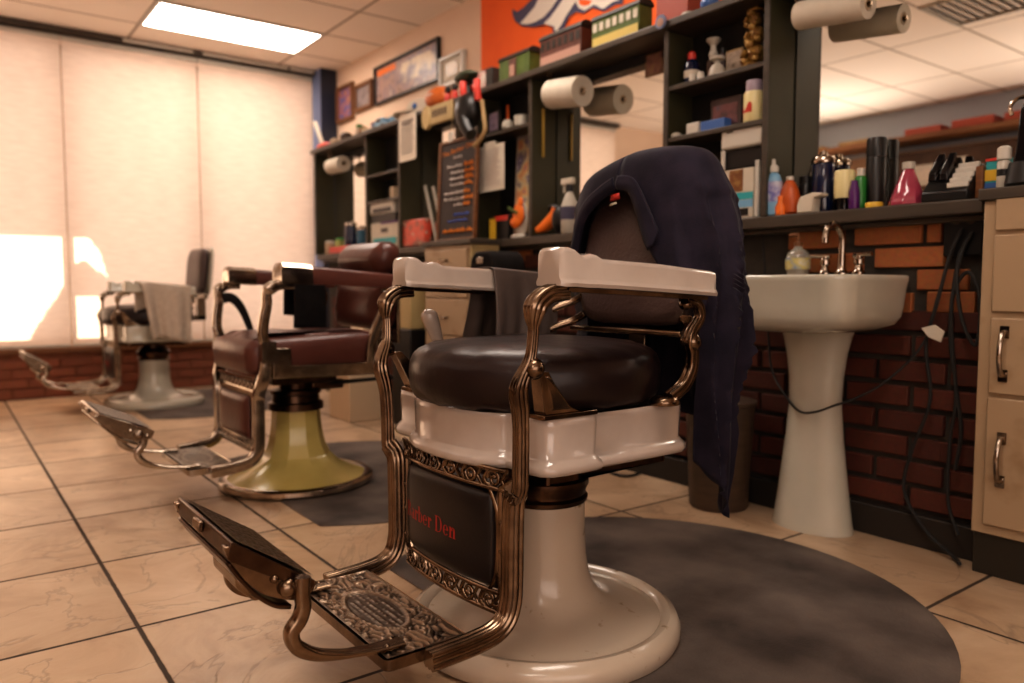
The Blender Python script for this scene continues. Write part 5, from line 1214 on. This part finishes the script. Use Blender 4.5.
p = on(705, 2.54, TT); t = thing('blue_ball', 'blue round knick-knack on the top shelf at the top edge of the photo', 'ornament', p); build('ball', MB().sph((p[0], p[1], TT+.036), .04, .04, .035), blue, t); build('stand_ring', MB().lathe([(.025, .001), (.025, .008), (.02, .008)], p, 16), wood_dk, t)
p = on(683, 2.50, TT); solo('shell', 'small pale pebble at the front edge of the top shelf', 'ornament', MB().sph((p[0], p[1], TT+.012), .03, .02, .0125), white_pl2)
c = atY(661, 22, 2.442); rr = px_m(14, c)/2
t = thing('round_badge', 'round blue and orange badge hanging at the top shelf edge above the shelf unit', 'badge', c)
build('disc', MB().lathe([(rr*.98, -.004), (rr, 0), (rr*.98, .004)], (c.x, 2.442, c.z), 28, axis='y'), M('badge_blue', (.16, .19, .30), .4), t); build('centre', MB().lathe([(rr*.6, -.0065), (rr*.6, -.0045)], (c.x, 2.442, c.z-.002), 20, axis='y'), pinkbr, t)
build('string', MB().tube([(c.x, 2.444, c.z+rr), (c.x, 2.4495, TS+.02)], .0015, 6), black_pl, t)
# sports flag on the wall (orange, white horse-mane emblem)
fl = thing('team_flag', 'orange team flag with a white horse emblem on the wall above the shelf', 'flag', (-3.6, 3.0, 2.4))
fx0, fx1 = -4.405, -2.30
build('flag_cloth', MB().grid(lambda u, v: (fx0+(fx1-fx0)*u, 3.012-.004*math.sin(u*14), 1.96+.86*v), 40, 10), flag_orange, fl, ang=80)
def fpoly(nm, pts, m_, dy):
    q = [atY(475+a/5.12, b/5.12, 3.0) for a, b in pts]
    build(nm, MB().add([(v.x, 3.004-dy, min(v.z, 2.815)) for v in q], [tuple(range(len(q)))]), m_, fl, flat=True, solid=.0006)
navy_o = [(190, 45), (215, 60), (245, 38), (285, 0), (300, -40), (560, -120), (760, -60), (755, 20), (720, 22), (680, 45), (655, 58), (600, 40), (555, 70), (515, 60), (480, 85), (455, 140), (425, 172), (395, 160), (400, 142), (360, 125), (300, 138), (240, 135), (205, 110), (190, 75)]
fpoly('emblem_outline', navy_o, logo_navy, .002)
fpoly('emblem_mane', [(230, 122), (262, 85), (305, 35), (340, -40), (440, -60), (420, 0), (390, 45), (350, 88), (310, 112), (270, 124)], logo_white, .004)
fpoly('emblem_mane', [(350, 122), (385, 88), (420, 40), (455, -10), (480, -50), (520, -60), (520, 0), (490, 45), (465, 82), (440, 130), (420, 160), (408, 155), (405, 135)], logo_white, .004)
fpoly('emblem_jaw', [(528, -60), (700, -50), (740, 0), (700, 12), (665, 40), (650, 45), (610, 24), (560, 55), (530, 40), (515, 10)], logo_white, .004)
fpoly('emblem_orange', [(535, -5), (600, 5), (585, 25), (555, 30), (535, 20)], flag_orange, .006)
# framed pictures on the upper wall
def wallpic(px0, px1, py0, py1, lab, mf, pics, fr=.03, slant=None, group='framed pictures on the wall'):
    a = atY(px0, (py0[0]+py0[1])/2, 3.0); b = atY(px1, (py1[0]+py1[1])/2, 3.0)
    zt = (atY(px0, py0[0], 3.0).z+atY(px1, py1[0], 3.0).z)/2; zb = (atY(px0, py0[1], 3.0).z+atY(px1, py1[1], 3.0).z)/2
    x0, x1 = a.x, b.x
    t = thing('framed_picture', lab, 'picture', ((x0+x1)/2, 3.0, zb), group)
    f_ = MB()
    for q in ((x0, x1, zb, zb+fr), (x0, x1, zt-fr, zt), (x0, x0+fr, zb+fr, zt-fr), (x1-fr, x1, zb+fr, zt-fr)): f_.box(q[0], q[1], 2.985, 3.018, q[2], q[3])
    build('frame', f_, mf, t, bevel=.003)
    for nm, (u0, u1, v0, v1), m_ in pics:
        X0, X1, Z0, Z1_ = x0+fr, x1-fr, zb+fr, zt-fr
        build(nm, MB().box(X0+(X1-X0)*u0, X0+(X1-X0)*u1, 3.004 if nm == 'print' else 3.002, 3.010, Z0+(Z1_-Z0)*v0, Z0+(Z1_-Z0)*v1), m_, t, flat=True)
    return t
pA = picture('pic_a', [(.06, .05, .08), (.10, .12, .32), (.40, .12, .05), (.5, .42, .35)], 14)
pB = picture('pic_b', [(.10, .08, .08), (.22, .18, .18), (.36, .28, .26)], 12)
pC = picture('pic_c', [(.10, .07, .08), (.38, .24, .19), (.20, .15, .18), (.52, .40, .32)], 11)
pD = picture('pic_d', [(.62, .50, .32), (.56, .42, .28), (.15, .11, .14), (.40, .25, .22)], 7)
wallpic(337, 353, (88, 125), (82, 118), 'small dark framed picture nearest the blue column', wood_br, [('print', (0, 1, 0, 1), pA)])
wallpic(355, 372, (86, 114), (79, 106), 'small brown framed picture left of the large poster', wood_br, [('print', (0, 1, 0, 1), pB)])
wallpic(375, 439, (68, 106), (37, 81), 'large black framed panorama poster above the left shelf', black_pl, [('print', (0, 1, 0, 1), pC), ('right_photo', (.43, 1, .28, .85), pD), ('orange_title', (.02, .34, .78, .96), orange), ('left_photo', (.03, .38, .05, .6), pC)], .02)
wallpic(440, 464, (60, 92), (48, 78), 'white framed sketch right of the large poster', white_pl, [('print', (0, 1, 0, 1), paper), ('sketch', (.2, .75, .3, .85), picture('sk', [(.55, .42, .3), (.62, .5, .38), (.2, .14, .12)], 12))], .025)

# --- left part of the top shelf
def shelfpos(px, y=2.6): return on(px, y, TT)
p = shelfpos(441, 2.56); t = thing('football', 'orange football lying on the top shelf above the white sign', 'ball', p)
build('ball_skin', MB().sph((p[0], p[1], TT+.075), .125, .075, .074, 24, 14), M('football_orange', (.62, .16, .03), .45, 0, (.52, .12, .02), 20, .2, 90), t); build('lacing', MB().box(p[0]-.03, p[0]+.03, p[1]-.075, p[1]-.070, TT+.085, TT+.092), white_pl, t)
p = shelfpos(423, 2.58); t = thing('cap', 'white cap with a small blue emblem on the top shelf left of the football', 'cap', p)
build('crown', MB().lathe([(.095, .001), (.10, .02), (.098, .06), (.08, .10), (.045, .122), (.004, .128)], p, 28), paper, t); build('visor', MB().loft([[(p[0]+.10*math.cos(a)*k, p[1]-.06+.09*math.sin(a)*k, TT+.008+.01*(k-1)) for a in [PI+PI*i/12 for i in range(13)]] for k in (1, 1.5)], cap=False, closed=False), paper, t, solid=.004)
build('emblem', MB().sph((p[0]+.05, p[1]-.082, TT+.06), .028, .012, .02, 12, 8), blue, t)
p = shelfpos(385, 2.56); t = thing('toy_car', 'blue and white toy car on the left top shelf', 'toy', p)
build('car_body', MB().loft([[(p[0]+x, p[1]+y, TT+z) for x, z in ((-.10, .022), (.10, .022), (.10, .05), (.06, .055), (.04, .085), (-.04, .085), (-.07, .055), (-.10, .05))] for y in (-.035, .035)]), ltblue, t, bevel=.006)
build('car_window', MB().box(p[0]-.04, p[0]+.03, p[1]-.0372, p[1]-.0355, TT+.058, TT+.078), black_gl, t)
for q in (-.06, .06): build('wheel', MB().lathe([(.02, -.006), (.02, .006)], (p[0]+q, p[1]-.036, TT+.021), 16, axis='y'), black_pl, t)
p = shelfpos(379, 2.70); bottle('trophy_cup', 'small dark purple cup behind the blue toy car', 'cup', p, [(.03, .001), (.03, .01), (.012, .02), (.012, .05), (.04, .08), (.045, .13)], M('cup_purple', (.09, .06, .12), .3, .5))
p = shelfpos(397, 2.62); bottle('mug', 'light blue mug right of the toy car on the left top shelf', 'mug', p, [(.04, .001), (.042, .01), (.042, .09), (.037, .09), (.036, .02)], ltblue)
p = shelfpos(362, 2.60); bottle('jar', 'small green and cream jar on the left top shelf', 'jar', p, [(.04, .001), (.045, .02), (.04, .08), (.025, .10)], skin_pl, [('lid', [(.028, .101), (.028, .12), (.01, .125)], green)])
p = shelfpos(349, 2.56); bottle('jar', 'round dark brown pot on the left top shelf', 'pot', p, [(.03, .001), (.05, .03), (.05, .06), (.03, .08)], wood_dk)
p = shelfpos(338, 2.55); bottle('jar', 'small pale pot near the left end of the top shelf', 'pot', p, [(.03, .001), (.042, .025), (.036, .055), (.02, .065)], skin_pl)
p = shelfpos(326, 2.52); t = thing('toy_boat', 'red toy plane with a pale upright wing at the left end of the top shelf', 'toy', p)
build('hull', MB().sph((p[0], p[1], TT+.028), .13, .03, .027, 16, 8), red, t); build('wing', MB().loft([[(p[0]-.02+a*.02-z*.75, p[1]+b*.012, TT+.05+z) for a, b in ((-1, -1), (1, -1), (1, 1), (-1, 1))] for z in (0, .20)]), paper, t, bevel=.003)
for px, lb, m_ in ((369, 'tan wooden duck-shaped knick-knack on the left top shelf', wood_tan), (403, 'pale pebble-like ornament beside the light blue mug', skin_pl)):
    p = shelfpos(px, 2.54); t = thing('ornament', lb, 'ornament', p); build('lump', MB().sph((p[0], p[1], TT+.025), .06, .03, .025), m_, t); build('head', MB().sph((p[0]-.045, p[1], TT+.055), .022, .02, .02, 12, 8), m_, t)
# hanging white sign and wooden sign
a, b = atY(399, 115, 2.43), atY(416, 162, 2.43)
t = thing('hanging_sign', 'white rounded sign with rows of small print hanging from the shelf left of the chalkboard', 'sign', ((a.x+b.x)/2, 2.43, a.z))
zt = atY(407, 114, 2.43).z; zb = atY(407, 161, 2.43).z
build('board', MB().loft([[(x, y, z) for x, z in rrect(b.x-a.x, zt-zb, .018, 4, (a.x+b.x)/2, (zt+zb)/2)] for y in (2.427, 2.434)]), sign_white, t, bevel=.001)
tx = MB(); W = b.x-a.x; random.seed(3)
for i in range(13):
    z = zt-.055-.030*i*(zt-zb)/.46; hh = .016 if i in (0, 1) else .008; x = a.x+W*(.14 if i > 1 else .2)
    if z < zb+.03: break
    while x < b.x-W*.18: l = random.uniform(.012, .03); tx.box(x, min(x+l, b.x-W*.12), 2.4255, 2.4268, z, z+hh); x += l+.010
build('print', tx, ink, t, flat=True); build('string', MB().tube([(a.x+.02, 2.438, zt-.01), ((a.x+b.x)/2, 2.442, TS+.03), (b.x-.02, 2.438, zt-.01)], .002, 6), rubber, t)
a, b = atY(425, 118, 2.43), atY(478, 92, 2.43)
zc_ = (atY(432, 117, 2.43).z+atY(470, 103, 2.43).z)/2
t = thing('wooden_sign', 'cream wooden barber sign with a round end hung on the shelf edge above the chalkboard', 'sign', ((a.x+b.x)/2, 2.43, zc_))
x0, x1 = atY(429, 115, 2.43).x, atY(453, 105, 2.43).x
build('plank', MB().box(x0, x1, 2.420, 2.440, zc_-.055, zc_+.06), M('sign_cream', (.50, .38, .19), .6, 0, (.44, .33, .16), 9), t, bevel=.008); build('round_end', MB().lathe([(.066, -.014), (.07, -.008), (.07, .010)], (x0-.02, 2.43, zc_), 24, axis='y', sx=1, sy=.7), M('sign_cream2', (.55, .42, .2), .6), t)
tx = MB(); random.seed(5); x = x0+.06
while x < x1-.05: l = random.uniform(.012, .022); tx.box(x, x+l, 2.4175, 2.4195, zc_-.012, zc_+.028); x += l+.014
build('lettering', tx, wood_dk, t, flat=True)
# hair dryer hood hung from the shelf, with a pale hose
c = atY(466, 115, 2.38)
t = thing('hair_dryer', 'black hair dryer with red handles and a pale hose hanging above the chalkboard', 'hair dryer', c)
build('dryer_body', MB().sph((c.x+.02, 2.38, c.z+.015), .10, .065, .10, 18, 12).tube(cr([(c.x+.02, 2.36, c.z-.03), (c.x+.06, 2.35, c.z-.09), (c.x+.10, 2.35, c.z-.125)], 4), .04, 12, scl=[1.3-.5*i/8 for i in range(9)]), black_pl, t)
for px, py in ((464, 92), (478, 90)):
    q = atY(px, py, 2.37); build('red_handle', MB().tube(cr([(q.x-.01, 2.37, q.z+.055), (q.x, 2.365, q.z), (q.x+.005, 2.37, q.z-.055)], 4), .02, 10), red, t)
q = atY(463, 76, 2.40); build('top_fan', MB().sph((q.x, 2.42, q.z), .10, .05, .03, 14, 8), M('dryer_green', (.03, .04, .02), .5), t)
build('hanger', MB().tube([(c.x, 2.40, c.z+.10), (q.x, 2.42, q.z), (q.x, 2.452, TS+.02)], .012, 8), black_pl, t)
hp = [atY(px, py, 2.37) for px, py in ((482, 100), (484, 118), (485, 130), (480, 140), (474, 146))]
build('hose', MB().tube(cr([tuple(v) for v in hp], 6), .012, 8), wood_tan, t)
q = atY(451, 137, 2.42); t = thing('pendant_tag', 'small cream tag dangling left of the hair dryer', 'tag', q); build('tag_card', MB().box(q.x-.025, q.x+.025, 2.415, 2.425, q.z-.03, q.z+.03), white_pl, t, bevel=.008); build('string', MB().tube([(q.x, 2.42, q.z+.03), (q.x+.01, 2.44, TS)], .002, 6), wood_tan, t)
for px, lb in ((449, 'leftmost of three small red and black figures on the shelf edge by the hair dryer'), (456, 'middle of three small red and black figures on the shelf edge by the hair dryer'), (471, 'rightmost of three small red and black figures on the shelf edge by the hair dryer')):
    p = on(px, 2.50, TT); t = thing('toy_figure', lb, 'toy', p, 'toy figures'); build('body', MB().lathe([(.018, .001), (.022, .03), (.015, .06)], p, 12), red, t); build('head', MB().sph((p[0], p[1], TT+.08), .022, .02, .022, 12, 8), black_pl, t)
boxon('photo_block', 'small white and red photo block on the top shelf left of the green boxcar', 'picture', 473, 492, 70, 2.58, .10, TT, tdark, None, [('photo', (.05, .7, .1, .95), picture('ph2', [(.55, .45, .4), (.6, .5, .42), (.45, .1, .08), (.2, .15, .15)], 16))])

# --- chalkboard on the chest
a = atY(437, 238, 2.40); b = atY(475, 238, 2.40); zb = 1.114; zt = atY(458, 140, 2.44).z
t = thing('chalkboard', 'tall chalkboard price list leaning behind the tan drawer chest', 'chalkboard', ((a.x+b.x)/2, 2.42, zb))
W = b.x-a.x; lean = .10
def cb(u, v, d=0): return (a.x+W*u, 2.40+.025*v-d, zb+.002+(zt-zb)*v)
def cbox(u0, u1, v0, v1, d0, d1): return [[cb(u, v, d) for u, v in ((u0, v0), (u1, v0), (u1, v1), (u0, v1))] for d in (d0, d1)]
build('slate', MB().loft(cbox(.05, .95, .03, .97, -.010, 0)), chalk_black, t, flat=True)
f_ = MB()
for q in ((0, .05, 0, 1), (.95, 1, 0, 1), (.05, .95, 0, .03), (.05, .95, .97, 1)): f_.loft(cbox(*q, -.014, .008))
build('frame', f_, wood_br, t, bevel=.003)
random.seed(11)
def scribble(v, u0, u1, m_, h=.014, nm='chalk_writing'):
    mb = MB(); u = u0
    while u < u1:
        L_ = random.uniform(.05, .12)*(u1-u0)/.5+.02; pts = []
        n = 9
        for i in range(n): pts.append(cb(u+L_*i/(n-1), v+h*(random.uniform(-.5, .9) if i % 2 else -.4)*1.0, .0025))
        mb.tube(pts, .0045 if m_ != chalk_orange else .0065, 5); u += L_+.03
    return mb
WH, OR, BL = MB(), MB(), MB()
def ad(A, B): A.add(B.v, B.f)
cur = bpy.data.curves.new('title', 'FONT'); cur.body = 'The Barber Den'; cur.size = .1; cur.align_x = 'CENTER'; cur.offset = .002
to = bpy.data.objects.new('title', cur); COL.objects.link(to); bpy.context.view_layer.update()
me = bpy.data.meshes.new_from_object(to.evaluated_get(bpy.context.evaluated_depsgraph_get()))
ws = [v.co for v in me.vertices]; mxx = max(v.x for v in ws)
TI = MB(); TI.add([cb(.5+v.x/mxx*.42, .875+v.y*.62+.025*(v.x/mxx), .0015) for v in ws], [tuple(p.vertices) for p in me.polygons]); bpy.data.objects.remove(to)
SUBT = scribble(.82, .40, .58, chalk_white, .008)
for i, (u0, v) in enumerate(((.24, .735), (.34, .675), (.32, .615), (.34, .555), (.18, .475), (.18, .415), (.44, .355))):
    ad(WH, scribble(v, u0, .64, chalk_white)); ad(OR, scribble(v, .70, .86, chalk_orange, .026))
ad(BL, scribble(.26, .45, .85, chalk_blue)); ad(BL, scribble(.20, .30, .75, chalk_blue)); FT = scribble(.10, .18, .80, chalk_orange, .022)
build('white_chalk_lines', WH, chalk_white, t, flat=True); build('white_chalk_subtitle', SUBT, chalk_white, t, flat=True); build('orange_chalk_prices', OR, chalk_orange, t, flat=True); build('chalk_title', TI, chalk_orange, t, flat=True)['label'] = 'orange chalk title reading The Barber Den'; build('orange_chalk_footer', FT, chalk_orange, t, flat=True); build('blue_chalk_lines', BL, chalk_blue, t, flat=True)
# notice sheet right of the chalkboard
x0, x1 = atY(474, 170, 2.46).x, atY(503, 170, 2.46).x; zt, zb2 = atY(490, 145, 2.46).z, atY(490, 191, 2.46).z
t = thing('notice_sheet', 'white printed notice sheet taped beside the chalkboard', 'notice', ((x0+x1)/2, 2.46, zb2))
build('sheet', MB().box(x0, x1, 2.468, 2.4705, zb2, zt), paper, t, flat=True)
tx = MB()
for i in range(14):
    z = zt-.03-i*(zt-zb2-.05)/14; tx.box(x0+.03, x1-.03-random.random()*.05, 2.4665, 2.4677, z, z+.005)
build('print', tx, M('faint_ink', (.42, .36, .33), .8), t, flat=True)
build('left_edge', MB().box(x0-.025, x0-.001, 2.462, 2.469, zb2-.01, zt+.01), white_pl, t)
build('tape', MB().box((x0+x1)/2-.05, (x0+x1)/2+.05, 2.4665, 2.4785, zt-.01, zt+.02), paper, t, flat=True)
# two white sticks and red flowered bag at the foot of the left unit
for px0, px1, y0_, y1_, lb in ((425, 437, 186, 222, 'left of two pale sticks leaning against the panel beside the chalkboard'), (433, 445, 187, 212, 'right of two pale sticks leaning against the panel, next to the chalkboard')):
    q0 = atY(px1, y1_+14, 2.52); q1 = atY(px0, y0_, 2.56)
    solo('stick', lb, 'stick', MB().sweep([(q0.x, 2.52, CT+.004), (q1.x, 2.56, q1.z)], rrect(.022, .014, .004, 2)), white_pl2, 'leaning sticks')
t = boxon('gift_bag', 'red flower-printed bag on the counter left of the chalkboard', 'bag', 402, 425, 219, 2.50, .12, CT, picture('flowers', [(.45, .35, .28), (.60, .06, .03), (.62, .09, .05), (.25, .06, .04), (.5, .4, .3)], 16), None, None, .015)
p = on(421, 2.47+.03, CT); 
# unit left of the chalkboard
zA = ytop(222, 384, 2.50); zB_ = ytop(214, 384, 2.50)
boxon('printer', 'white printer with a dark slot in the left shelf unit', 'printer', 370, 394, 200, 2.50, .20, zB_+.001, white_pl, None, [('paper_slot', (.15, .9, .15, .45), black_pl)], .012)
boxon('black_case', 'black case under the white printer in the left shelf unit', 'case', 371, 396, 214, 2.50, .20, zA+.001, black_pl)
boxon('carton', 'white and teal carton at the bottom of the left shelf unit', 'box', 371, 398, 222, 2.50, .2, CT, paper, None, [('teal_band', (.1, .95, .18, .42), teal), ('grey_print', (.4, .65, .62, .78), ink), ('purple_edge', (.4, 1, .93, 1), purple)])
p = on(396, 2.55, 1.456); solo('card_box', 'tiny cream box on the lower shelf of the left unit', 'box', MB().cbox(p, .05, .05, .075), cream_card, bevel=.003)
# counter end by the window
for px, y, rr_, hh, m_, cm_, lb in ((331, 2.64, .042, .075, skin_pl, white_pl, 'pale jar with white lid at the window end of the counter'), (341, 2.64, .038, .085, M('pot_green', (.30, .33, .10), .5), green, 'green and cream jar at the window end of the counter'),
                                   (352, 2.60, .050, .16, navyblue, chrome, 'dark blue disinfectant jar at the window end of the counter'), (364, 2.66, .046, .13, M('jar_teal', (.02, .10, .17), .2), chrome, 'dark teal jar in front of the leftmost mirror')):
    bottle('jar', lb, 'jar', on(px, y, CT), [(rr_*.9, .001), (rr_, .008), (rr_, hh*1.15), (rr_*.85, hh*1.25)], m_, [('lid', [(rr_*.95, hh*1.26), (rr_*.95, hh*1.4), (rr_*.4, hh*1.5)], cm_)])
boxon('red_box', 'flat red box at the window end of the counter, behind the brown chair', 'box', 329, 352, 246, 2.49, .06, CT, red)
# unit 2: shelf items and poster
Zs = 1.701
boxon('picture_stand', 'small dark framed picture on the shelf above the sports poster', 'picture', 488, 500, 109, 2.60, .02, Zs, tdark, None, [('photo', (.15, .85, .2, .85), picture('ph3', [(.1, .08, .12), (.35, .25, .3), (.2, .15, .25)], 25))])
p = on(508, 2.60, Zs); t = bottle('skull_mug', 'pale round ornament with an orange-handled brush, on the shelf above the sports poster', 'ornament', p, [(.02, .001), (.034, .02), (.032, .05), (.02, .062)], white_pl2)
build('brush', MB().tube([(-.005, .005, .05), (-.03, .02, .15)], .009, 8), orange_dk, t, local=True)
p = on(521, 2.58, Zs); bottle('cup', 'white cup at the right end of the shelf above the sports poster', 'cup', p, [(.028, .001), (.038, .01), (.040, .06), (.036, .06), (.034, .01)], white_pl2)
x0, x1 = atY(511, 200, 2.56).x, -3.195
zt, zb2 = atY(520, 135, 2.58).z, CT+.001
t = thing('sports_poster', 'glossy sports poster in purple and gold leaning in the middle shelf unit', 'poster', ((x0+x1)/2, 2.58, zb2))
build('poster_sheet', MB().loft([[(x, 2.58+.05*(z-zb2)-d, z) for x, z in ((x0, zb2), (x1, zb2), (x1, zt), (x0, zt))] for d in (0, .006)]), M('poster_frame', (.35, .30, .27), .3), t, flat=True)
pz = picture('poster_print', [(.20, .10, .34), (.62, .30, .12), (.60, .50, .30), (.10, .07, .16), (.66, .60, .56)], 11)
build('print', MB().loft([[(x, 2.58+.05*(z-zb2)-d, z) for x, z in ((x0+.015, zb2+.03), (x1-.01, zb2+.03), (x1-.01, zt-.02), (x0+.015, zt-.02))] for d in (.0065, .008)]), pz, t, flat=True)
# orange foam figure on white oval stand
p = on(519, 2.55, CT); t = thing('foam_hand', 'orange foam ornament on a white oval stand in front of the sports poster', 'ornament', p)
build('oval_stand', MB().sph((p[0], p[1]+.012, CT+.10), .06, .012, .098, 20, 12).lathe([(.045, .001), (.045, .012), (.03, .02)], p, 20), white_pl, t)
build('orange_shape', MB().sph((p[0]+.012, p[1]-.012, CT+.125), .048, .016, .06, 16, 10).sph((p[0]-.01, p[1]-.015, CT+.085), .045, .018, .032, 12, 8).sph((p[0]+.03, p[1]-.012, CT+.185), .02, .014, .03, 12, 8), orange, t)
build('dark_bar', MB().sweep([(p[0]-.06, p[1]-.03, CT+.165), (p[0]+.02, p[1]-.03, CT+.13)], rrect(.016, .008, .002, 2)), tgreen, t)
t = boxon('tool_box', 'small black and red box with a yellow end, on the counter under the notice sheet', 'box', 490, 508, 216, 2.51, .08, CT, black_pl, None, [('yellow_end', (0, .35, 0, .9), yellow), ('red_top', (.3, 1, .78, 1), red)])
# orange clipper
p = on(549, 2.56, CT); t = thing('hair_clipper', 'orange and black hair clipper lying on the counter left of the navy shirt', 'hair clipper', p)
build('clipper_case', MB().sweep(cr([(p[0]-.075, p[1]-.02, CT+.028), (p[0]-.02, p[1], CT+.055), (p[0]+.03, p[1]+.01, CT+.10), (p[0]+.05, p[1]+.01, CT+.135)], 5), rrect(.05, .05, .015, 3), (0, 1, 0), [.6+.5*math.sin(min(1, i/9)*PI*.7) for i in range(16)]), orange, t)
build('black_grip', MB().sph((p[0]+.065, p[1]+.01, CT+.075), .04, .035, .074, 14, 8).sph((p[0]+.02, p[1]+.01, CT+.14), .035, .025, .018, 10, 6), black_pl, t)
# yellow comb hanging on the panel
q0, q1 = atX(544, 108, -3.155), atX(544, 157, -3.155)
t = thing('yellow_comb', 'narrow yellow strip hanging on the dark panel under the paper towel', 'comb', q0); build('strip', MB().loft([[(-3.158+x, q1.y+y, z) for x, y in ((-.008, -.006), (.004, -.006), (.004, .006), (-.008, .006))] for z in (q1.z, q0.z)]), M('dull_yellow', (.30, .19, .03), .5), t, bevel=.002); build('nail', MB().lathe([(.004, -.0155), (.008, .005)], (-3.155, q1.y, q0.z), 10, axis='x'), bronze, t)
# clear spray bottle with blue label left of the shirt
p = on(569, 2.56, CT); h = ytop(178, 569, 2.56)-CT; r = px_m(17, p)/2
t = bottle('spray_bottle', 'clear spray bottle with a dark blue label standing just left of the navy shirt', 'bottle', p, [(r*.9, .001), (r, .008), (r, h*.5), (r*.5, h*.7), (r*.35, h*.75)], white_pl2, [('label', [(r*1.03, h*.25), (r*1.03, h*.48)], logo_navy), ('neck', [(r*.42, h*.755), (r*.42, h*.88)], black_pl)])
build('trigger', MB().box(-.055, .03, -.012, .012, h*.885, h*1.0).box(-.045, -.035, -.006, .006, h*.74, h*.884), clear_pl if False else paper, t, local=True, bevel=.004)
p = on(579, 2.60, CT); bottle('bottle', 'pale cream bottle partly hidden behind the navy shirt', 'bottle', p, [(.022, .001), (.024, .10), (.012, .125)], skin_pl, [('cap', [(.013, .126), (.013, .155)], white_pl)])
# small picture stuck on the mirror corner
a, b = atY(645, 78, UM-.004), atY(664, 48, UM-.004)
t = thing('postcard', 'brown picture card stuck in the top right corner of the middle mirror', 'picture', ((a.x+b.x)/2, UM-.004, (a.z+b.z)/2)); build('card', MB().box(a.x, b.x, UM-.004, UM, a.z, b.z), M('card_edge', (.2, .12, .06), .5), t, flat=True); build('print', MB().box(a.x+.01, b.x-.01, UM-.0055, UM-.0042, a.z+.01, b.z-.01), picture('ph4', [(.10, .05, .03), (.25, .12, .09), (.3, .2, .08)], 30), t, flat=True)

# ================================================================== light
def lamp(name, kind, loc, energy, col, **k):
    d = bpy.data.lights.new(name, kind); d.energy = energy; d.color = col
    for a_, v_ in k.items(): setattr(d, a_, v_)
    o = bpy.data.objects.new(name, d); COL.objects.link(o); o.location = loc; return o
s = lamp('sun', 'SUN', (-9, .5, 2), 26, (1, .84, .68), angle=.035); s.rotation_euler = Vector((1, 0, -.001)).to_track_quat('-Z', 'Y').to_euler()
a_ = lamp('daylight', 'AREA', (-7.25, .7, 1.56), 106, (1, .84, .765), shape='RECTANGLE', size=4.3, size_y=2.4); a_.rotation_euler = Vector((1, 0, 0)).to_track_quat('-Z', 'Y').to_euler()
b_ = lamp('right_fill_light', 'AREA', (2.55, -1.0, 1.45), 62, (1, .84, .76), shape='RECTANGLE', size=3.6, size_y=1.9); b_.rotation_euler = Vector((-1, 0, 0)).to_track_quat('-Z', 'Y').to_euler()  # fill lamp added by the right wall to lift the room
u_ = lamp('ceiling_fill', 'SPOT', (-2.1, -2.5, 1.6), 95, (1, .86, .79), spot_size=2.7, spot_blend=.6, shadow_soft_size=.07); u_.rotation_euler = Vector((-.25, .25, 1)).to_track_quat('-Z', 'Y').to_euler()  # unseen spot added to brighten the ceiling
v_ = lamp('ceiling_fill', 'SPOT', (-4.9, -2.4, 1.6), 120, (1, .86, .79), spot_size=2.7, spot_blend=.6, shadow_soft_size=.07); v_.rotation_euler = Vector((-.1, .45, 1)).to_track_quat('-Z', 'Y').to_euler()  # second added spot, lifts the ceiling towards the window
W = bpy.data.worlds.new('world'); SC.world = W; W.use_nodes = True
W.node_tree.nodes['Background'].inputs[0].default_value = (.9, .75, .6, 1); W.node_tree.nodes['Background'].inputs[1].default_value = .25
SC.view_settings.view_transform = 'Standard'; SC.view_settings.look = 'Medium High Contrast'; SC.view_settings.exposure = -0.33
